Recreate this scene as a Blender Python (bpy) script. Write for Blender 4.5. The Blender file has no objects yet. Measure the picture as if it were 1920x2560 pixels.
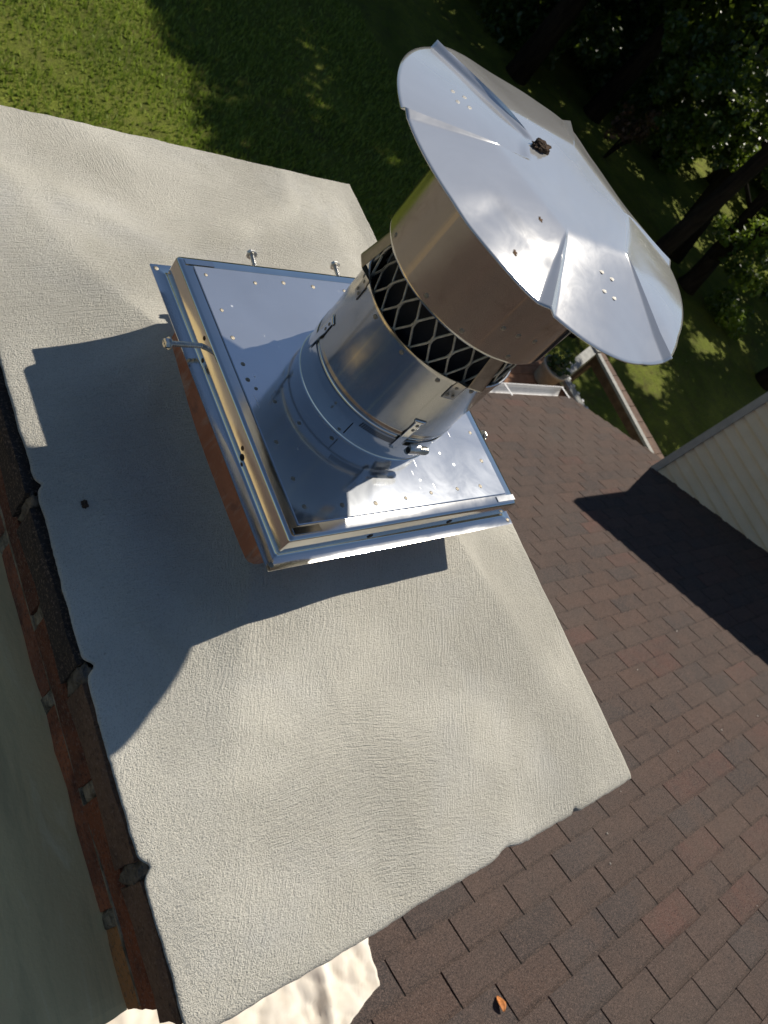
import bpy, bmesh, math, random
import numpy as np
from mathutils import Vector, Matrix, noise

S = bpy.context.scene
PI = math.pi
R = math.radians

# ------------------------------------------------------------------ camera
# world origin = centre of the stainless top plate of the chimney cap, z up
CR = ((0.73594, -0.38883, 0.55426), (-0.11161, -0.87711, -0.46713), (0.66778, 0.28192, -0.68890))
cam = bpy.data.cameras.new('camera')
co = bpy.data.objects.new('camera', cam)
S.collection.objects.link(co)
S.camera = co
co.matrix_world = Matrix(((CR[0][0], -CR[1][0], -CR[2][0], -0.6825),
                          (CR[0][1], -CR[1][1], -CR[2][1], -0.4485),
                          (CR[0][2], -CR[1][2], -CR[2][2], 0.65),
                          (0, 0, 0, 1)))
cam.sensor_fit = 'VERTICAL'
cam.sensor_height = 36
cam.sensor_width = 27
cam.lens = 27.05
cam.clip_start = 0.02
cam.clip_end = 600
cam.dof.use_dof = True
cam.dof.focus_distance = 1.0
cam.dof.aperture_fstop = 11

# ------------------------------------------------------------------ light
SUN_EL, SUN_AZ = R(47.5), R(16.0)          # azimuth from +X towards +Y
sdir = Vector((math.cos(SUN_EL) * math.cos(SUN_AZ), math.cos(SUN_EL) * math.sin(SUN_AZ), math.sin(SUN_EL)))
W = bpy.data.worlds.new('World')
S.world = W
W.use_nodes = True
wn = W.node_tree
sky = wn.nodes.new('ShaderNodeTexSky')
sky.sky_type = 'NISHITA'
sky.sun_disc = False
sky.sun_elevation = SUN_EL
sky.sun_rotation = PI / 2 - SUN_AZ
sky.air_density = 1.0
sky.dust_density = 0.15
sky.ozone_density = 2.8
bg = wn.nodes['Background']
bg.inputs['Strength'].default_value = 0.06
wn.links.new(sky.outputs[0], bg.inputs[0])
sl = bpy.data.lights.new('sun', 'SUN')
sl.energy = 4.6
sl.angle = R(0.53)
sl.color = (1.0, 0.93, 0.82)
so = bpy.data.objects.new('sun', sl)
S.collection.objects.link(so)
so.rotation_euler = (-sdir).to_track_quat('-Z', 'Y').to_euler()
S.view_settings.view_transform = 'Standard'
S.view_settings.look = 'None'
S.view_settings.gamma = 1
S.view_settings.exposure = 0.2
S.cycles.max_bounces = 8
S.cycles.sample_clamp_indirect = 6

# ------------------------------------------------------------------ helpers
C = S.collection
rng = random.Random(7)


def obj(name, verts, faces, mat=None, parent=None, smooth=False, loc=None):
    me = bpy.data.meshes.new(name)
    me.from_pydata([tuple(v) for v in verts], [], faces)
    me.update()
    if smooth:
        me.polygons.foreach_set('use_smooth', [True] * len(me.polygons))
    o = bpy.data.objects.new(name, me)
    C.objects.link(o)
    if mat:
        me.materials.append(mat)
    if parent:
        o.parent = parent
    if loc:
        o.location = loc
    return o


class MB:
    """collects pieces of ONE part"""

    def __init__(s):
        s.v, s.f, s.c = [], [], []

    def add(s, v, f, col=None):
        b = len(s.v)
        s.v += [tuple(p) for p in v]
        s.f += [tuple(i + b for i in q) for q in f]
        s.c += [col if col else (1, 1, 1)] * len(v)

    def box(s, x0, x1, y0, y1, z0, z1, M=None, col=None):
        v = [Vector((x, y, z)) for x in (x0, x1) for y in (y0, y1) for z in (z0, z1)]
        if M:
            v = [M @ p for p in v]
        s.add(v, [(0, 1, 3, 2), (4, 6, 7, 5), (0, 4, 5, 1), (2, 3, 7, 6), (0, 2, 6, 4), (1, 5, 7, 3)], col)

    def tube(s, pts, rads, n=10, cap=True):
        pts = [Vector(p) for p in pts]
        v, f = [], []
        for i, p in enumerate(pts):
            d = (pts[min(i + 1, len(pts) - 1)] - pts[max(i - 1, 0)]).normalized()
            a = d.cross(Vector((0.13, 0.31, 0.94))).normalized()
            b = d.cross(a)
            for k in range(n):
                t = 2 * PI * k / n
                v.append(p + (a * math.cos(t) + b * math.sin(t)) * rads[i])
        for i in range(len(pts) - 1):
            for k in range(n):
                k2 = (k + 1) % n
                f.append((i * n + k, i * n + k2, (i + 1) * n + k2, (i + 1) * n + k))
        if cap:
            f.append(tuple(range(n))[::-1])
            f.append(tuple((len(pts) - 1) * n + k for k in range(n)))
        s.add(v, f)

    def lathe(s, prof, cx=0, cy=0, n=128, a0=0.0, a1=2 * PI):
        full = abs(a1 - a0 - 2 * PI) < 1e-6
        m = n if full else n + 1
        v, f = [], []
        for (r, z) in prof:
            for k in range(m):
                t = a0 + (a1 - a0) * k / n
                v.append((cx + r * math.cos(t), cy + r * math.sin(t), z))
        for i in range(len(prof) - 1):
            for k in range(n):
                k2 = (k + 1) % m
                f.append((i * m + k, i * m + k2, (i + 1) * m + k2, (i + 1) * m + k))
        s.add(v, f)

    def disc(s, c, nrm, r, h, n=14):
        """small dome (weld dot / rivet)"""
        c = Vector(c)
        q = Vector(nrm).to_track_quat('Z', 'Y').to_matrix()
        v, f = [], []
        prof = [(1, 0), (.9, .45), (.6, .85), (.25, 1)]
        for (pr, pz) in prof:
            for k in range(n):
                t = 2 * PI * k / n
                v.append(c + q @ Vector((pr * r * math.cos(t), pr * r * math.sin(t), pz * h)))
        for i in range(len(prof) - 1):
            for k in range(n):
                k2 = (k + 1) % n
                f.append((i * n + k, i * n + k2, (i + 1) * n + k2, (i + 1) * n + k))
        f.append(tuple((len(prof) - 1) * n + k for k in range(n)))
        s.add(v, f)

    def build(s, name, mat=None, parent=None, smooth=False, color=False):
        o = obj(name, s.v, s.f, mat, parent, smooth)
        if color:
            at = o.data.color_attributes.new('tint', 'FLOAT_COLOR', 'POINT')
            a = np.ones((len(s.c), 4), dtype=np.float32)
            a[:, :3] = np.array(s.c, dtype=np.float32)
            at.data.foreach_set('color', a.ravel())
        return o


_dome = {}


def dots(name, items, mat, parent, z=None):
    """single weld dots / rivets, each an object of its own: items = [(centre, normal, radius, height)]"""
    if 'd' not in _dome:
        m = MB()
        m.disc((0, 0, 0), (0, 0, 1), 1, 1)
        _dome['d'] = (m.v, m.f)
    key = (name, mat.name)
    if key not in _dome:
        me = bpy.data.meshes.new(name)
        me.from_pydata(_dome['d'][0], [], _dome['d'][1])
        me.polygons.foreach_set('use_smooth', [True] * len(me.polygons))
        me.materials.append(mat)
        _dome[key] = me
    for (c, nn, r, h) in items:
        o = bpy.data.objects.new(name, _dome[key])
        C.objects.link(o)
        o.parent = parent
        o.matrix_local = Matrix.Translation(c) @ Vector(nn).to_track_quat('Z', 'Y').to_matrix().to_4x4() @ Matrix.Diagonal((r, r, h, 1))


def smooth_by_angle(o, deg=35):
    me = o.data
    me.polygons.foreach_set('use_smooth', [True] * len(me.polygons))
    bm = bmesh.new()
    bm.from_mesh(me)
    for e in bm.edges:
        if len(e.link_faces) == 2 and e.calc_face_angle(0) > R(deg):
            e.smooth = False
    bm.to_mesh(me)
    bm.free()


def tag(o, label=None, cat=None, group=None, kind=None):
    if label:
        o['label'] = label
    if cat:
        o['category'] = cat
    if group:
        o['group'] = group
    if kind:
        o['kind'] = kind
    return o


def empty(name, loc=(0, 0, 0)):
    o = bpy.data.objects.new(name, None)
    C.objects.link(o)
    o.location = loc
    o.empty_display_size = .1
    return o


def sstep(a, b, x):
    t = max(0., min(1., (x - a) / (b - a)))
    return t * t * (3 - 2 * t)


# ------------------------------------------------------------------ materials
class NT:
    def __init__(s, name):
        s.m = bpy.data.materials.new(name)
        s.m.use_nodes = True
        s.t = s.m.node_tree
        s.b = s.t.nodes['Principled BSDF']
        s.out = s.t.nodes['Material Output']
        s.tc = s.t.nodes.new('ShaderNodeTexCoord')
        s.co = s.tc.outputs['Object']

    def n(s, typ, **kw):
        k = s.t.nodes.new(typ)
        for a, v in kw.items():
            setattr(k, a, v)
        return k

    def set(s, node, name, val):
        i = node.inputs[name]
        if hasattr(val, 'is_output'):
            s.t.links.new(val, i)
        else:
            i.default_value = val

    def mapping(s, scale=(1, 1, 1), rot=(0, 0, 0), vec=None, loc=(0, 0, 0)):
        k = s.n('ShaderNodeMapping')
        s.set(k, 'Vector', vec or s.co)
        k.inputs['Scale'].default_value = scale
        k.inputs['Rotation'].default_value = rot
        k.inputs['Location'].default_value = loc
        return k.outputs[0]

    def noise(s, scale, detail=4, rough=.55, dist=0, vec=None):
        k = s.n('ShaderNodeTexNoise')
        s.set(k, 'Vector', vec or s.co)
        k.inputs['Scale'].default_value = scale
        k.inputs['Detail'].default_value = detail
        k.inputs['Roughness'].default_value = rough
        k.inputs['Distortion'].default_value = dist
        return k.outputs[0]

    def voro(s, scale, vec=None, out='Distance', rnd=1.0):
        k = s.n('ShaderNodeTexVoronoi')
        s.set(k, 'Vector', vec or s.co)
        k.inputs['Scale'].default_value = scale
        k.inputs['Randomness'].default_value = rnd
        return k.outputs[out]

    def ramp(s, fac, stops):
        k = s.n('ShaderNodeValToRGB')
        s.set(k, 'Fac', fac)
        e = k.color_ramp.elements
        while len(e) < len(stops):
            e.new(.5)
        for el, (p, c) in zip(e, stops):
            el.position = p
            el.color = (c[0], c[1], c[2], 1) if isinstance(c, (tuple, list)) else (c, c, c, 1)
        return k.outputs[0]

    def mix(s, fac, a, b, mode='MIX'):
        k = s.n('ShaderNodeMix', data_type='RGBA', blend_type=mode)
        for i, v in ((0, fac), (6, a), (7, b)):
            if hasattr(v, 'is_output'):
                s.t.links.new(v, k.inputs[i])
            elif i == 0:
                k.inputs[0].default_value = v
            else:
                k.inputs[i].default_value = (v[0], v[1], v[2], 1)
        return k.outputs[2]

    def math(s, op, a, b=0.0):
        k = s.n('ShaderNodeMath', operation=op)
        for i, v in ((0, a), (1, b)):
            if hasattr(v, 'is_output'):
                s.t.links.new(v, k.inputs[i])
            else:
                k.inputs[i].default_value = v
        return k.outputs[0]

    def bump(s, h, strength, dist, prev=None):
        k = s.n('ShaderNodeBump')
        s.set(k, 'Height', h)
        k.inputs['Strength'].default_value = strength
        k.inputs['Distance'].default_value = dist
        if prev is not None:
            s.t.links.new(prev, k.inputs['Normal'])
        return k.outputs[0]

    def attr(s, name='tint'):
        k = s.n('ShaderNodeAttribute', attribute_name=name)
        return k.outputs['Color']

    def fin(s, col=None, rough=None, metal=None, nrm=None, spec=None):
        if col is not None:
            s.set(s.b, 'Base Color', col if hasattr(col, 'is_output') else (*col, 1))
        if rough is not None:
            s.set(s.b, 'Roughness', rough)
        if metal is not None:
            s.set(s.b, 'Metallic', metal)
        if nrm is not None:
            s.t.links.new(nrm, s.b.inputs['Normal'])
        if spec is not None:
            s.b.inputs['Specular IOR Level'].default_value = spec
        return s.m


def mat_crown():
    t = NT('crown_mortar')
    big = t.noise(2.6, 5, .6, .4)
    mid = t.noise(11, 6, .65, .6)
    c = t.mix(t.ramp(big, [(.35, 0), (.66, 1)]), (.60, .57, .485), (.63, .605, .525))
    c = t.mix(t.ramp(mid, [(.46, 0), (.74, .5)]), c, (.53, .505, .42))
    lav = t.noise(5.1, 3, .5, .8, vec=t.mapping(loc=(3.1, .7, 0)))
    c = t.mix(t.ramp(lav, [(.56, 0), (.74, .55)]), c, (.61, .595, .545))
    # trowel sweeps: strokes run along wide arcs, several passes over one another
    def sweep(cx, cy, fr, fa, loc):
        vm = t.n('ShaderNodeVectorMath', operation='SUBTRACT')
        t.set(vm, 0, t.co)
        vm.inputs[1].default_value = (cx, cy, 0)
        sp = t.n('ShaderNodeSeparateXYZ')
        t.set(sp, 0, vm.outputs[0])
        wob = t.math('MULTIPLY', t.noise(7, 3, .5), .030)
        r_ = t.math('ADD', t.math('SQRT', t.math('ADD', t.math('MULTIPLY', sp.outputs[0], sp.outputs[0]), t.math('MULTIPLY', sp.outputs[1], sp.outputs[1]))), wob)
        a_ = t.math('ARCTAN2', sp.outputs[1], sp.outputs[0])
        cb = t.n('ShaderNodeCombineXYZ')
        t.set(cb, 0, t.math('MULTIPLY', r_, fr))
        t.set(cb, 1, t.math('MULTIPLY', a_, fa))
        cb.inputs[2].default_value = loc
        return t.noise(1, 4, .65, 0, vec=cb.outputs[0])
    s1_ = sweep(-.25, -1.25, 330, 26, 1.0)
    s2_ = sweep(-1.6, .35, 300, 60, 5.0)
    mk = t.ramp(t.noise(2.2, 2, .5, .3, vec=t.mapping(loc=(1.7, 4.4, 0))), [(.47, 0), (.53, 1)])
    st = t.mix(mk, s1_, s2_)
    grit = t.noise(520, 2, .9, 0)
    pit = t.noise(170, 3, .7, 0)
    pv = t.ramp(t.voro(75), [(.03, 0), (.13, 1)])
    pm = t.ramp(t.noise(24, 2), [(.55, 1), (.62, 0)])
    pitmask = t.mix(pm, pv, (1, 1, 1))
    amt = t.ramp(t.noise(3.3, 3, .5, .5, vec=t.mapping(loc=(8, 2, 1))), [(.36, .42), (.64, 1)])
    h = t.math('ADD', t.math('MULTIPLY', st, .9), t.math('ADD', t.math('MULTIPLY', grit, .8), t.math('MULTIPLY', pit, .5)))
    h = t.math('MULTIPLY', h, amt)
    b2 = t.bump(h, 1.0, .0062)
    c = t.mix(t.ramp(grit, [(.36, .5), (.48, 0)]), c, (.36, .335, .275))
    c = t.mix(t.ramp(st, [(.56, 0), (.74, .35)]), c, (.66, .645, .59))
    b3 = t.bump(pitmask, .55, .0012, b2)
    c = t.mix(t.math('MULTIPLY', t.math('SUBTRACT', 1, pitmask), .35), c, (.2, .18, .15))
    return t.fin(c, .93, 0, b3, .2)


def mat_shoulder():
    t = NT('shoulder_mortar')
    a = t.noise(3.5, 5, .6, .8, vec=t.mapping(scale=(1, .35, 1)))
    c = t.mix(t.ramp(a, [(.35, 0), (.7, 1)]), (.72, .53, .25), (.86, .65, .32))
    s_ = t.noise(1, 5, .65, .8, vec=t.mapping(scale=(22, 3.2, 10)))
    c = t.mix(t.ramp(s_, [(.34, .5), (.50, 0)]), c, (.46, .36, .18))
    c = t.mix(t.ramp(s_, [(.56, 0), (.68, .6)]), c, (.90, .74, .42))
    p = t.noise(4.4, 3, .5, .6, vec=t.mapping(loc=(2.1, 5.6, 0)))
    c = t.mix(t.ramp(p, [(.60, 0), (.72, .5)]), c, (.72, .44, .24))
    b = t.bump(t.noise(140, 5, .65), .35, .002)
    b = t.bump(s_, .3, .003, b)
    return t.fin(c, .9, 0, b, .2)


def mat_brick():
    t = NT('old_brick')
    c = t.attr()
    soot = t.noise(9, 5, .65, .6)
    c = t.mix(t.ramp(soot, [(.50, 0), (.72, .8)]), c, (.035, .03, .03))
    g = t.noise(260, 4, .7)
    c = t.mix(t.ramp(g, [(.52, 0), (.66, .55)]), c, (.34, .25, .19))
    g2 = t.noise(150, 5, .75, vec=t.mapping(loc=(4, 1, 9)))
    c = t.mix(t.ramp(g2, [(.52, 0), (.64, .55)]), c, (.03, .025, .024))
    b = t.bump(t.noise(190, 6, .75), 1.0, .006)
    b = t.bump(t.noise(45, 4, .6), .5, .005, b)
    return t.fin(c, .95, 0, b, .15)


def mat_mortar():
    t = NT('old_mortar')
    a = t.noise(18, 5, .65)
    c = t.mix(t.ramp(a, [(.4, 0), (.62, 1)]), (.13, .12, .10), (.48, .44, .35))
    b = t.bump(t.noise(150, 6, .7), .9, .004)
    return t.fin(c, .95, 0, b, .15)


def mat_clay():
    t = NT('terracotta')
    a = t.noise(14, 5, .6)
    c = t.mix(t.ramp(a, [(.35, 0), (.7, 1)]), (.40, .135, .065), (.50, .185, .095))
    s_ = t.noise(1, 4, .6, 1, vec=t.mapping(scale=(40, 40, 9)))
    c = t.mix(t.ramp(s_, [(.50, 0), (.68, .7)]), c, (.52, .33, .23))
    sm = t.noise(22, 5, .65, .5, vec=t.mapping(loc=(3, 8, 1)))
    c = t.mix(t.ramp(sm, [(.55, 0), (.68, .6)]), c, (.20, .10, .07))
    return t.fin(c, .85, 0, t.bump(t.noise(160, 4), .4, .002), .25)


def mat_steel(name, base=(.70, .695, .68), r0=.13, r1=.3, spots=0.0, brush=(240, 240, 6), haze=.35, warm=0.0, bstr=.06, wav=.03, metal=1.0, rsc=6):
    t = NT(name)
    cl = t.noise(9, 6, .62, .7)
    c = t.mix(t.ramp(cl, [(.36, 0), (.68, 1)]), tuple(v * .90 for v in base), base)
    if warm:
        wv = t.noise(1, 3, .5, .3, vec=t.mapping(scale=(13, 13, .6)))
        c = t.mix(t.ramp(wv, [(.45, 0), (.72, warm)]), c, (.62, .50, .33))
        ws = t.noise(1, 2, .5, 0, vec=t.mapping(scale=(85, 85, .5)))
        c = t.mix(t.ramp(ws, [(.60, 0), (.66, .8)]), c, (.74, .64, .46))
        c = t.mix(t.ramp(ws, [(.30, .5), (.38, 0)]), c, (.30, .27, .22))
        gm = t.noise(30, 6, .7, .6)
        c = t.mix(t.ramp(gm, [(.55, 0), (.75, .5)]), c, (.25, .225, .18))
    rg = t.ramp(t.noise(rsc, 6, .65, 1.0, vec=t.mapping(loc=(4, 2, 7))), [(.34, r0), (.70, r1)])
    br = t.noise(1, 3, .6, 0, vec=t.mapping(scale=brush))
    b = t.bump(br, bstr, .001)
    b = t.bump(t.noise(7, 3, .5, .3), wav, .03, b)
    if spots:
        v = t.voro(48)
        sm = t.ramp(v, [(.07, 1), (.13, 0)])
        gate = t.ramp(t.voro(48, out='Color'), [(.60, 0), (.61, 1)])
        m = t.mix(1.0, sm, gate, 'MULTIPLY')
        area = t.ramp(t.noise(3.4, 2, .5, .3), [(.46, 0), (.60, 1)])
        m = t.mix(1.0, m, area, 'MULTIPLY')
        fac = t.math('MULTIPLY', m, spots)
        c = t.mix(fac, c, (.88, .88, .86))
        rg = t.mix(fac, rg, (.75, .75, .75))
        # fine scratches
        for q, (an, lo) in enumerate(((.7, .79), (2.3, .79), (1.4, .80))):
            sc = t.noise(1, 1, .4, .1, vec=t.mapping(scale=(380, 22, 20), rot=(0, 0, an), loc=(q * 3.3, q, 0)))
            sm2 = t.ramp(sc, [(lo, 0), (lo + .02, spots)])
            c = t.mix(sm2, c, (.9, .9, .88))
            rg = t.mix(sm2, rg, (.5, .5, .5))
    return t.fin(c, rg, metal, b)


def mat_simple(name, col, rough=.6, metal=0, nscale=40, var=.25, bstr=.2, bdist=.002, spec=.3):
    t = NT(name)
    a = t.noise(nscale, 5, .6)
    d = tuple(v * (1 - var) for v in col)
    u = tuple(min(1, v * (1 + var)) for v in col)
    c = t.mix(t.ramp(a, [(.35, 0), (.68, 1)]), d, u)
    return t.fin(c, rough, metal, t.bump(t.noise(nscale * 4, 4), bstr, bdist), spec)


def mat_shingle():
    t = NT('asphalt_shingle')
    c = t.attr()
    bl = t.noise(5.5, 4, .6, .5)
    c = t.mix(t.ramp(bl, [(.38, 0), (.7, .7)]), c, (.062, .052, .047))
    bl2 = t.noise(7, 3, .5, .5, vec=t.mapping(loc=(7, 1, 3)))
    c = t.mix(t.ramp(bl2, [(.45, 0), (.75, .7)]), c, (.105, .070, .055))
    g = t.noise(230, 3, .85)
    c = t.mix(t.ramp(g, [(.50, 0), (.60, .8)]), c, (.195, .14, .115))
    d = t.noise(190, 3, .85, vec=t.mapping(loc=(5, 5, 5)))
    c = t.mix(t.ramp(d, [(.50, 0), (.60, .8)]), c, (.028, .024, .024))
    fade = t.noise(1.1, 3, .5)
    c = t.mix(t.ramp(fade, [(.45, 0), (.75, .18)]), c, (.14, .12, .10))
    b = t.bump(g, 1.0, .0035)
    return t.fin(c, .92, 0, b, .25)


def mat_siding():
    t = NT('weathered_siding')
    a = t.noise(5, 5, .6, .5)
    c = t.mix(t.ramp(a, [(.4, 0), (.7, 1)]), (.80, .67, .44), (.86, .73, .50))
    st = t.noise(1, 5, .65, .6, vec=t.mapping(scale=(8, 2.2, 8)))
    c = t.mix(t.ramp(st, [(.55, 0), (.75, .6)]), c, (.62, .57, .44))
    gr = t.noise(1, 4, .6, 0, vec=t.mapping(scale=(60, 3, 120)))
    return t.fin(c, .75, 0, t.bump(gr, .2, .002), .3)


def mat_grass_ground():
    t = NT('lawn')
    a = t.noise(.55, 6, .65, .4)
    c = t.mix(t.ramp(a, [(.36, 0), (.66, 1)]), (.135, .175, .027), (.30, .34, .058))
    b_ = t.noise(5, 5, .7, .3)
    c = t.mix(t.ramp(b_, [(.45, 0), (.7, .7)]), c, (.155, .145, .055))
    d = t.noise(1.7, 4, .6, .8, vec=t.mapping(loc=(3, 3, 0)))
    c = t.mix(t.ramp(d, [(.58, 0), (.72, .6)]), c, (.12, .085, .045))
    lv = t.ramp(t.voro(9), [(.07, 1), (.10, 0)])
    lg = t.ramp(t.voro(9, out='Color'), [(.72, 0), (.73, 1)])
    c = t.mix(t.mix(1.0, lv, lg, 'MULTIPLY'), c, (.30, .17, .06))
    f = t.noise(42, 5, .75)
    c = t.mix(t.ramp(f, [(.45, 0), (.62, .7)]), c, (.035, .045, .015))
    h = t.math('ADD', t.noise(34, 5, .75), t.noise(6, 3, .6))
    return t.fin(c, .95, 0, t.bump(h, 1.0, .06), .1)


def mat_leaf(name, c0, c1, trans=.4, rough=.38):
    t = NT(name)
    oi = t.n('ShaderNodeAttribute', attribute_name='tint')
    c = t.mix(oi.outputs['Fac'], c0, c1)
    t.set(t.b, 'Base Color', c)
    t.b.inputs['Roughness'].default_value = rough
    t.b.inputs['Specular IOR Level'].default_value = .5
    tr = t.n('ShaderNodeBsdfTranslucent')
    t.t.links.new(t.mix(.5, c, (.25, .34, .03)), tr.inputs['Color'])
    mx = t.n('ShaderNodeMixShader')
    mx.inputs[0].default_value = trans
    t.t.links.new(t.b.outputs[0], mx.inputs[1])
    t.t.links.new(tr.outputs[0], mx.inputs[2])
    t.t.links.new(mx.outputs[0], t.out.inputs['Surface'])
    return t.m


def mat_bark():
    t = NT('bark')
    a = t.noise(1, 6, .65, .8, vec=t.mapping(scale=(9, 9, 2)))
    c = t.mix(t.ramp(a, [(.35, 0), (.7, 1)]), (.010, .008, .007), (.032, .026, .02))
    return t.fin(c, .95, 0, t.bump(a, .9, .03), .1)


def mat_cloth():
    t = NT('canvas')
    a = t.noise(8, 4, .6, .5)
    c = t.mix(t.ramp(a, [(.4, 0), (.7, 1)]), (.70, .635, .53), (.78, .73, .64))
    d = t.noise(13, 3, .6, .7, vec=t.mapping(loc=(2, 7, 0)))
    c = t.mix(t.ramp(d, [(.66, 0), (.72, .55)]), c, (.42, .37, .33))
    b = t.bump(t.noise(420, 2), .2, .001)
    return t.fin(c, .95, 0, b, .1)


M_CROWN = mat_crown()
M_SHOULDER = mat_shoulder()
M_BRICK = mat_brick()
M_MORTAR = mat_mortar()
M_SOOTMORTAR = mat_simple('sooty_mortar', (.13, .115, .095), .95, 0, 60, .5, 1.0, .006, .1)
M_JOINT = mat_simple('weathered_joint', (.25, .205, .145), .95, 0, 45, .6, 1.0, .008, .1)
M_CLAY = mat_clay()
M_PLATE = mat_steel('steel_plate', (.69, .715, .745),   .085, .115, spots=.55, brush=(300, 300, 300), bstr=.002, wav=.010, metal=.82, rsc=14)
M_FRAME = mat_steel('steel_frame', (.72, .71, .68), .08, .15, brush=(200, 200, 200), bstr=.015)
M_PIPE = mat_steel('steel_pipe', (.52, .505, .465), .13, .24, brush=(130, 130, 5), warm=.4, bstr=.05)
M_LID = mat_steel('steel_lid', (.76, .75, .73), .11, .15, brush=(260, 260, 260), bstr=.006, wav=.006, metal=.66, rsc=25, spots=.05)
M_MESHWIRE = mat_simple('galvanised_mesh', (.42, .40, .34), .5, .7, 120, .25, .3)
M_DULL = mat_simple('dull_steel', (.46, .42, .35), .34, 1.0, 60, .2, .1)
M_BOLT = mat_simple('zinc_screw', (.62, .60, .55), .3, 1.0, 150, .2, .15)
M_WELD = mat_simple('weld_dot', (.30, .27, .22), .5, 1.0, 300, .35, .3)
M_LIDDOT = mat_simple('lid_dimple', (.30, .29, .27), .5, .9, 250, .4, .3)
M_RUST = mat_simple('rust_hole', (.10, .055, .025), .8, .2, 200, .4, .4)
M_BLACK = mat_simple('flat_black', (.012, .012, .014), .7, 0, 60, .3, .2)  # near black for the holes, slots, seam and inner tube
M_SHINGLE = mat_shingle()
M_UNDER = mat_simple('shingle_gap', (.012, .011, .011), .95, 0, 60, .3, .3)
M_SIDING = mat_siding()
M_TRIM = mat_simple('painted_trim', (.40, .39, .34), .6, 0, 12, .1, .1)
M_WHITE = mat_simple('white_paint', (.68, .68, .68), .5, 0, 20, .08, .1)
M_GREYWOOD = mat_simple('weathered_rail', (.34, .34, .32), .8, 0, 14, .2, .2)
M_DECK = mat_simple('cedar_deck', (.33, .16, .085), .75, 0, 10, .2, .3)
M_DARKWOOD = mat_simple('dark_wood', (.13, .08, .058), .8, 0, 10, .3, .3)
M_POT = mat_simple('clay_pot', (.42, .38, .31), .8, 0, 20, .15, .3)
M_MUD = mat_simple('dry_mud', (.085, .055, .035), .95, 0, 160, .5, 1.0, .004)
M_CRUMB = mat_simple('mortar_crumb', (.50, .46, .40), .9, 0, 200, .3, .5)
M_DRYLEAF = mat_simple('dry_leaf', (.50, .19, .055), .7, 0, 60, .3, .3)
M_LAWN = mat_grass_ground()
M_ADDED_GROUND = mat_simple('added_ground_brown', (.17, .145, .12), .9, 0, 3, .3, .3, .01, .2)
M_BLADE = mat_leaf('grass_blade', (.13, .19, .03), (.38, .48, .09), .35, .6)
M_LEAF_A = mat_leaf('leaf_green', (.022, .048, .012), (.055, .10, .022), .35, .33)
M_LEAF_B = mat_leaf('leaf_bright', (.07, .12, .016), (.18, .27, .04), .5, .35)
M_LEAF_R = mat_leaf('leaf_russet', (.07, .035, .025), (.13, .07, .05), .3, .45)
M_BARK = mat_bark()
M_CLOTH = mat_cloth()

# ------------------------------------------------------------------ ground (structure)
GZ = -6.5
n = 60
gv, gf = [], []
for i in range(n + 1):
    for j in range(n + 1):
        x = -200 + 400 * i / n
        y = -200 + 400 * j / n
        gv.append((x, y, GZ + .02 * noise.noise((x * .2, y * .2, 0))))
for i in range(n):
    for j in range(n):
        a = i * (n + 1) + j
        gf.append((a, a + n + 1, a + n + 2, a + 1))
tag(obj('ground', gv, gf, M_LAWN, smooth=True), kind='structure')
tag(obj('added_brown_ground', [(-30, -40, GZ + .03), (-.6, -40, GZ + .03), (-.6, 40, GZ + .03), (-30, 40, GZ + .03)], [(0, 1, 2, 3)], M_ADDED_GROUND), kind='structure')  # unseen sheet added so the steel band reflects brown instead of green lawn

# lawn grass: too many blades to count
nr = np.random.default_rng(5)
N = 64000
gx = nr.uniform(-3, 12, N)
gy = nr.uniform(5.5, 15, N)
dens = np.array([noise.noise((a * .9, b * .9, 3)) for a, b in zip(gx, gy)])
keep = dens + nr.uniform(-.5, .5, N) > -.35
gx, gy = gx[keep], gy[keep]
N = len(gx)
ang = nr.uniform(0, 2 * PI, N)
hh = nr.uniform(.04, .13, N)
ww = nr.uniform(.010, .026, N)
lean = nr.uniform(.01, .07, N)
la = nr.uniform(0, 2 * PI, N)
V = np.zeros((N, 3, 3))
for k, sgn in ((0, -1), (1, 1)):
    V[:, k, 0] = gx + sgn * ww * np.cos(ang)
    V[:, k, 1] = gy + sgn * ww * np.sin(ang)
    V[:, k, 2] = GZ - .01
V[:, 2, 0] = gx + lean * np.cos(la)
V[:, 2, 1] = gy + lean * np.sin(la)
V[:, 2, 2] = GZ + hh
grass = obj('grass', V.reshape(-1, 3), [(3 * i, 3 * i + 1, 3 * i + 2) for i in range(N)], M_BLADE)
at = grass.data.color_attributes.new('tint', 'FLOAT_COLOR', 'POINT')
tv = np.repeat(nr.uniform(0, 1, N), 3)
at.data.foreach_set('color', np.stack([tv, tv, tv, np.ones_like(tv)], 1).astype(np.float32).ravel())
tag(grass, 'short green lawn grass lit in the upper corner below the roof', 'grass', kind='stuff')

# ------------------------------------------------------------------ house
RO = Vector((1.428, -1.041, -1.762))
ru = Vector((.999, -.034, -.024)).normalized()
rw = Vector((.021, .91, -.415))
rw = (rw - ru * rw.dot(ru)).normalized()        # down the slope, towards +Y
rn = ru.cross(rw).normalized()
if rn.z < 0:
    rn = -rn
RM = Matrix((ru, rw, rn)).transposed().to_4x4()
RM.translation = RO


def roofpt(a, s_, h=0.):
    return RO + ru * a + rw * s_ + rn * h


def roofz(x, y):
    return RO.z - (rn.x * (x - RO.x) + rn.y * (y - RO.y)) / rn.z


house = tag(empty('house', (0, 0, GZ)), 'house with brown shingle roof and a taller grey clapboard section at the right', 'house')


def hp(o):
    o.parent = house
    o.matrix_parent_inverse = Matrix.Translation((0, 0, -GZ))
    return o


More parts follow.
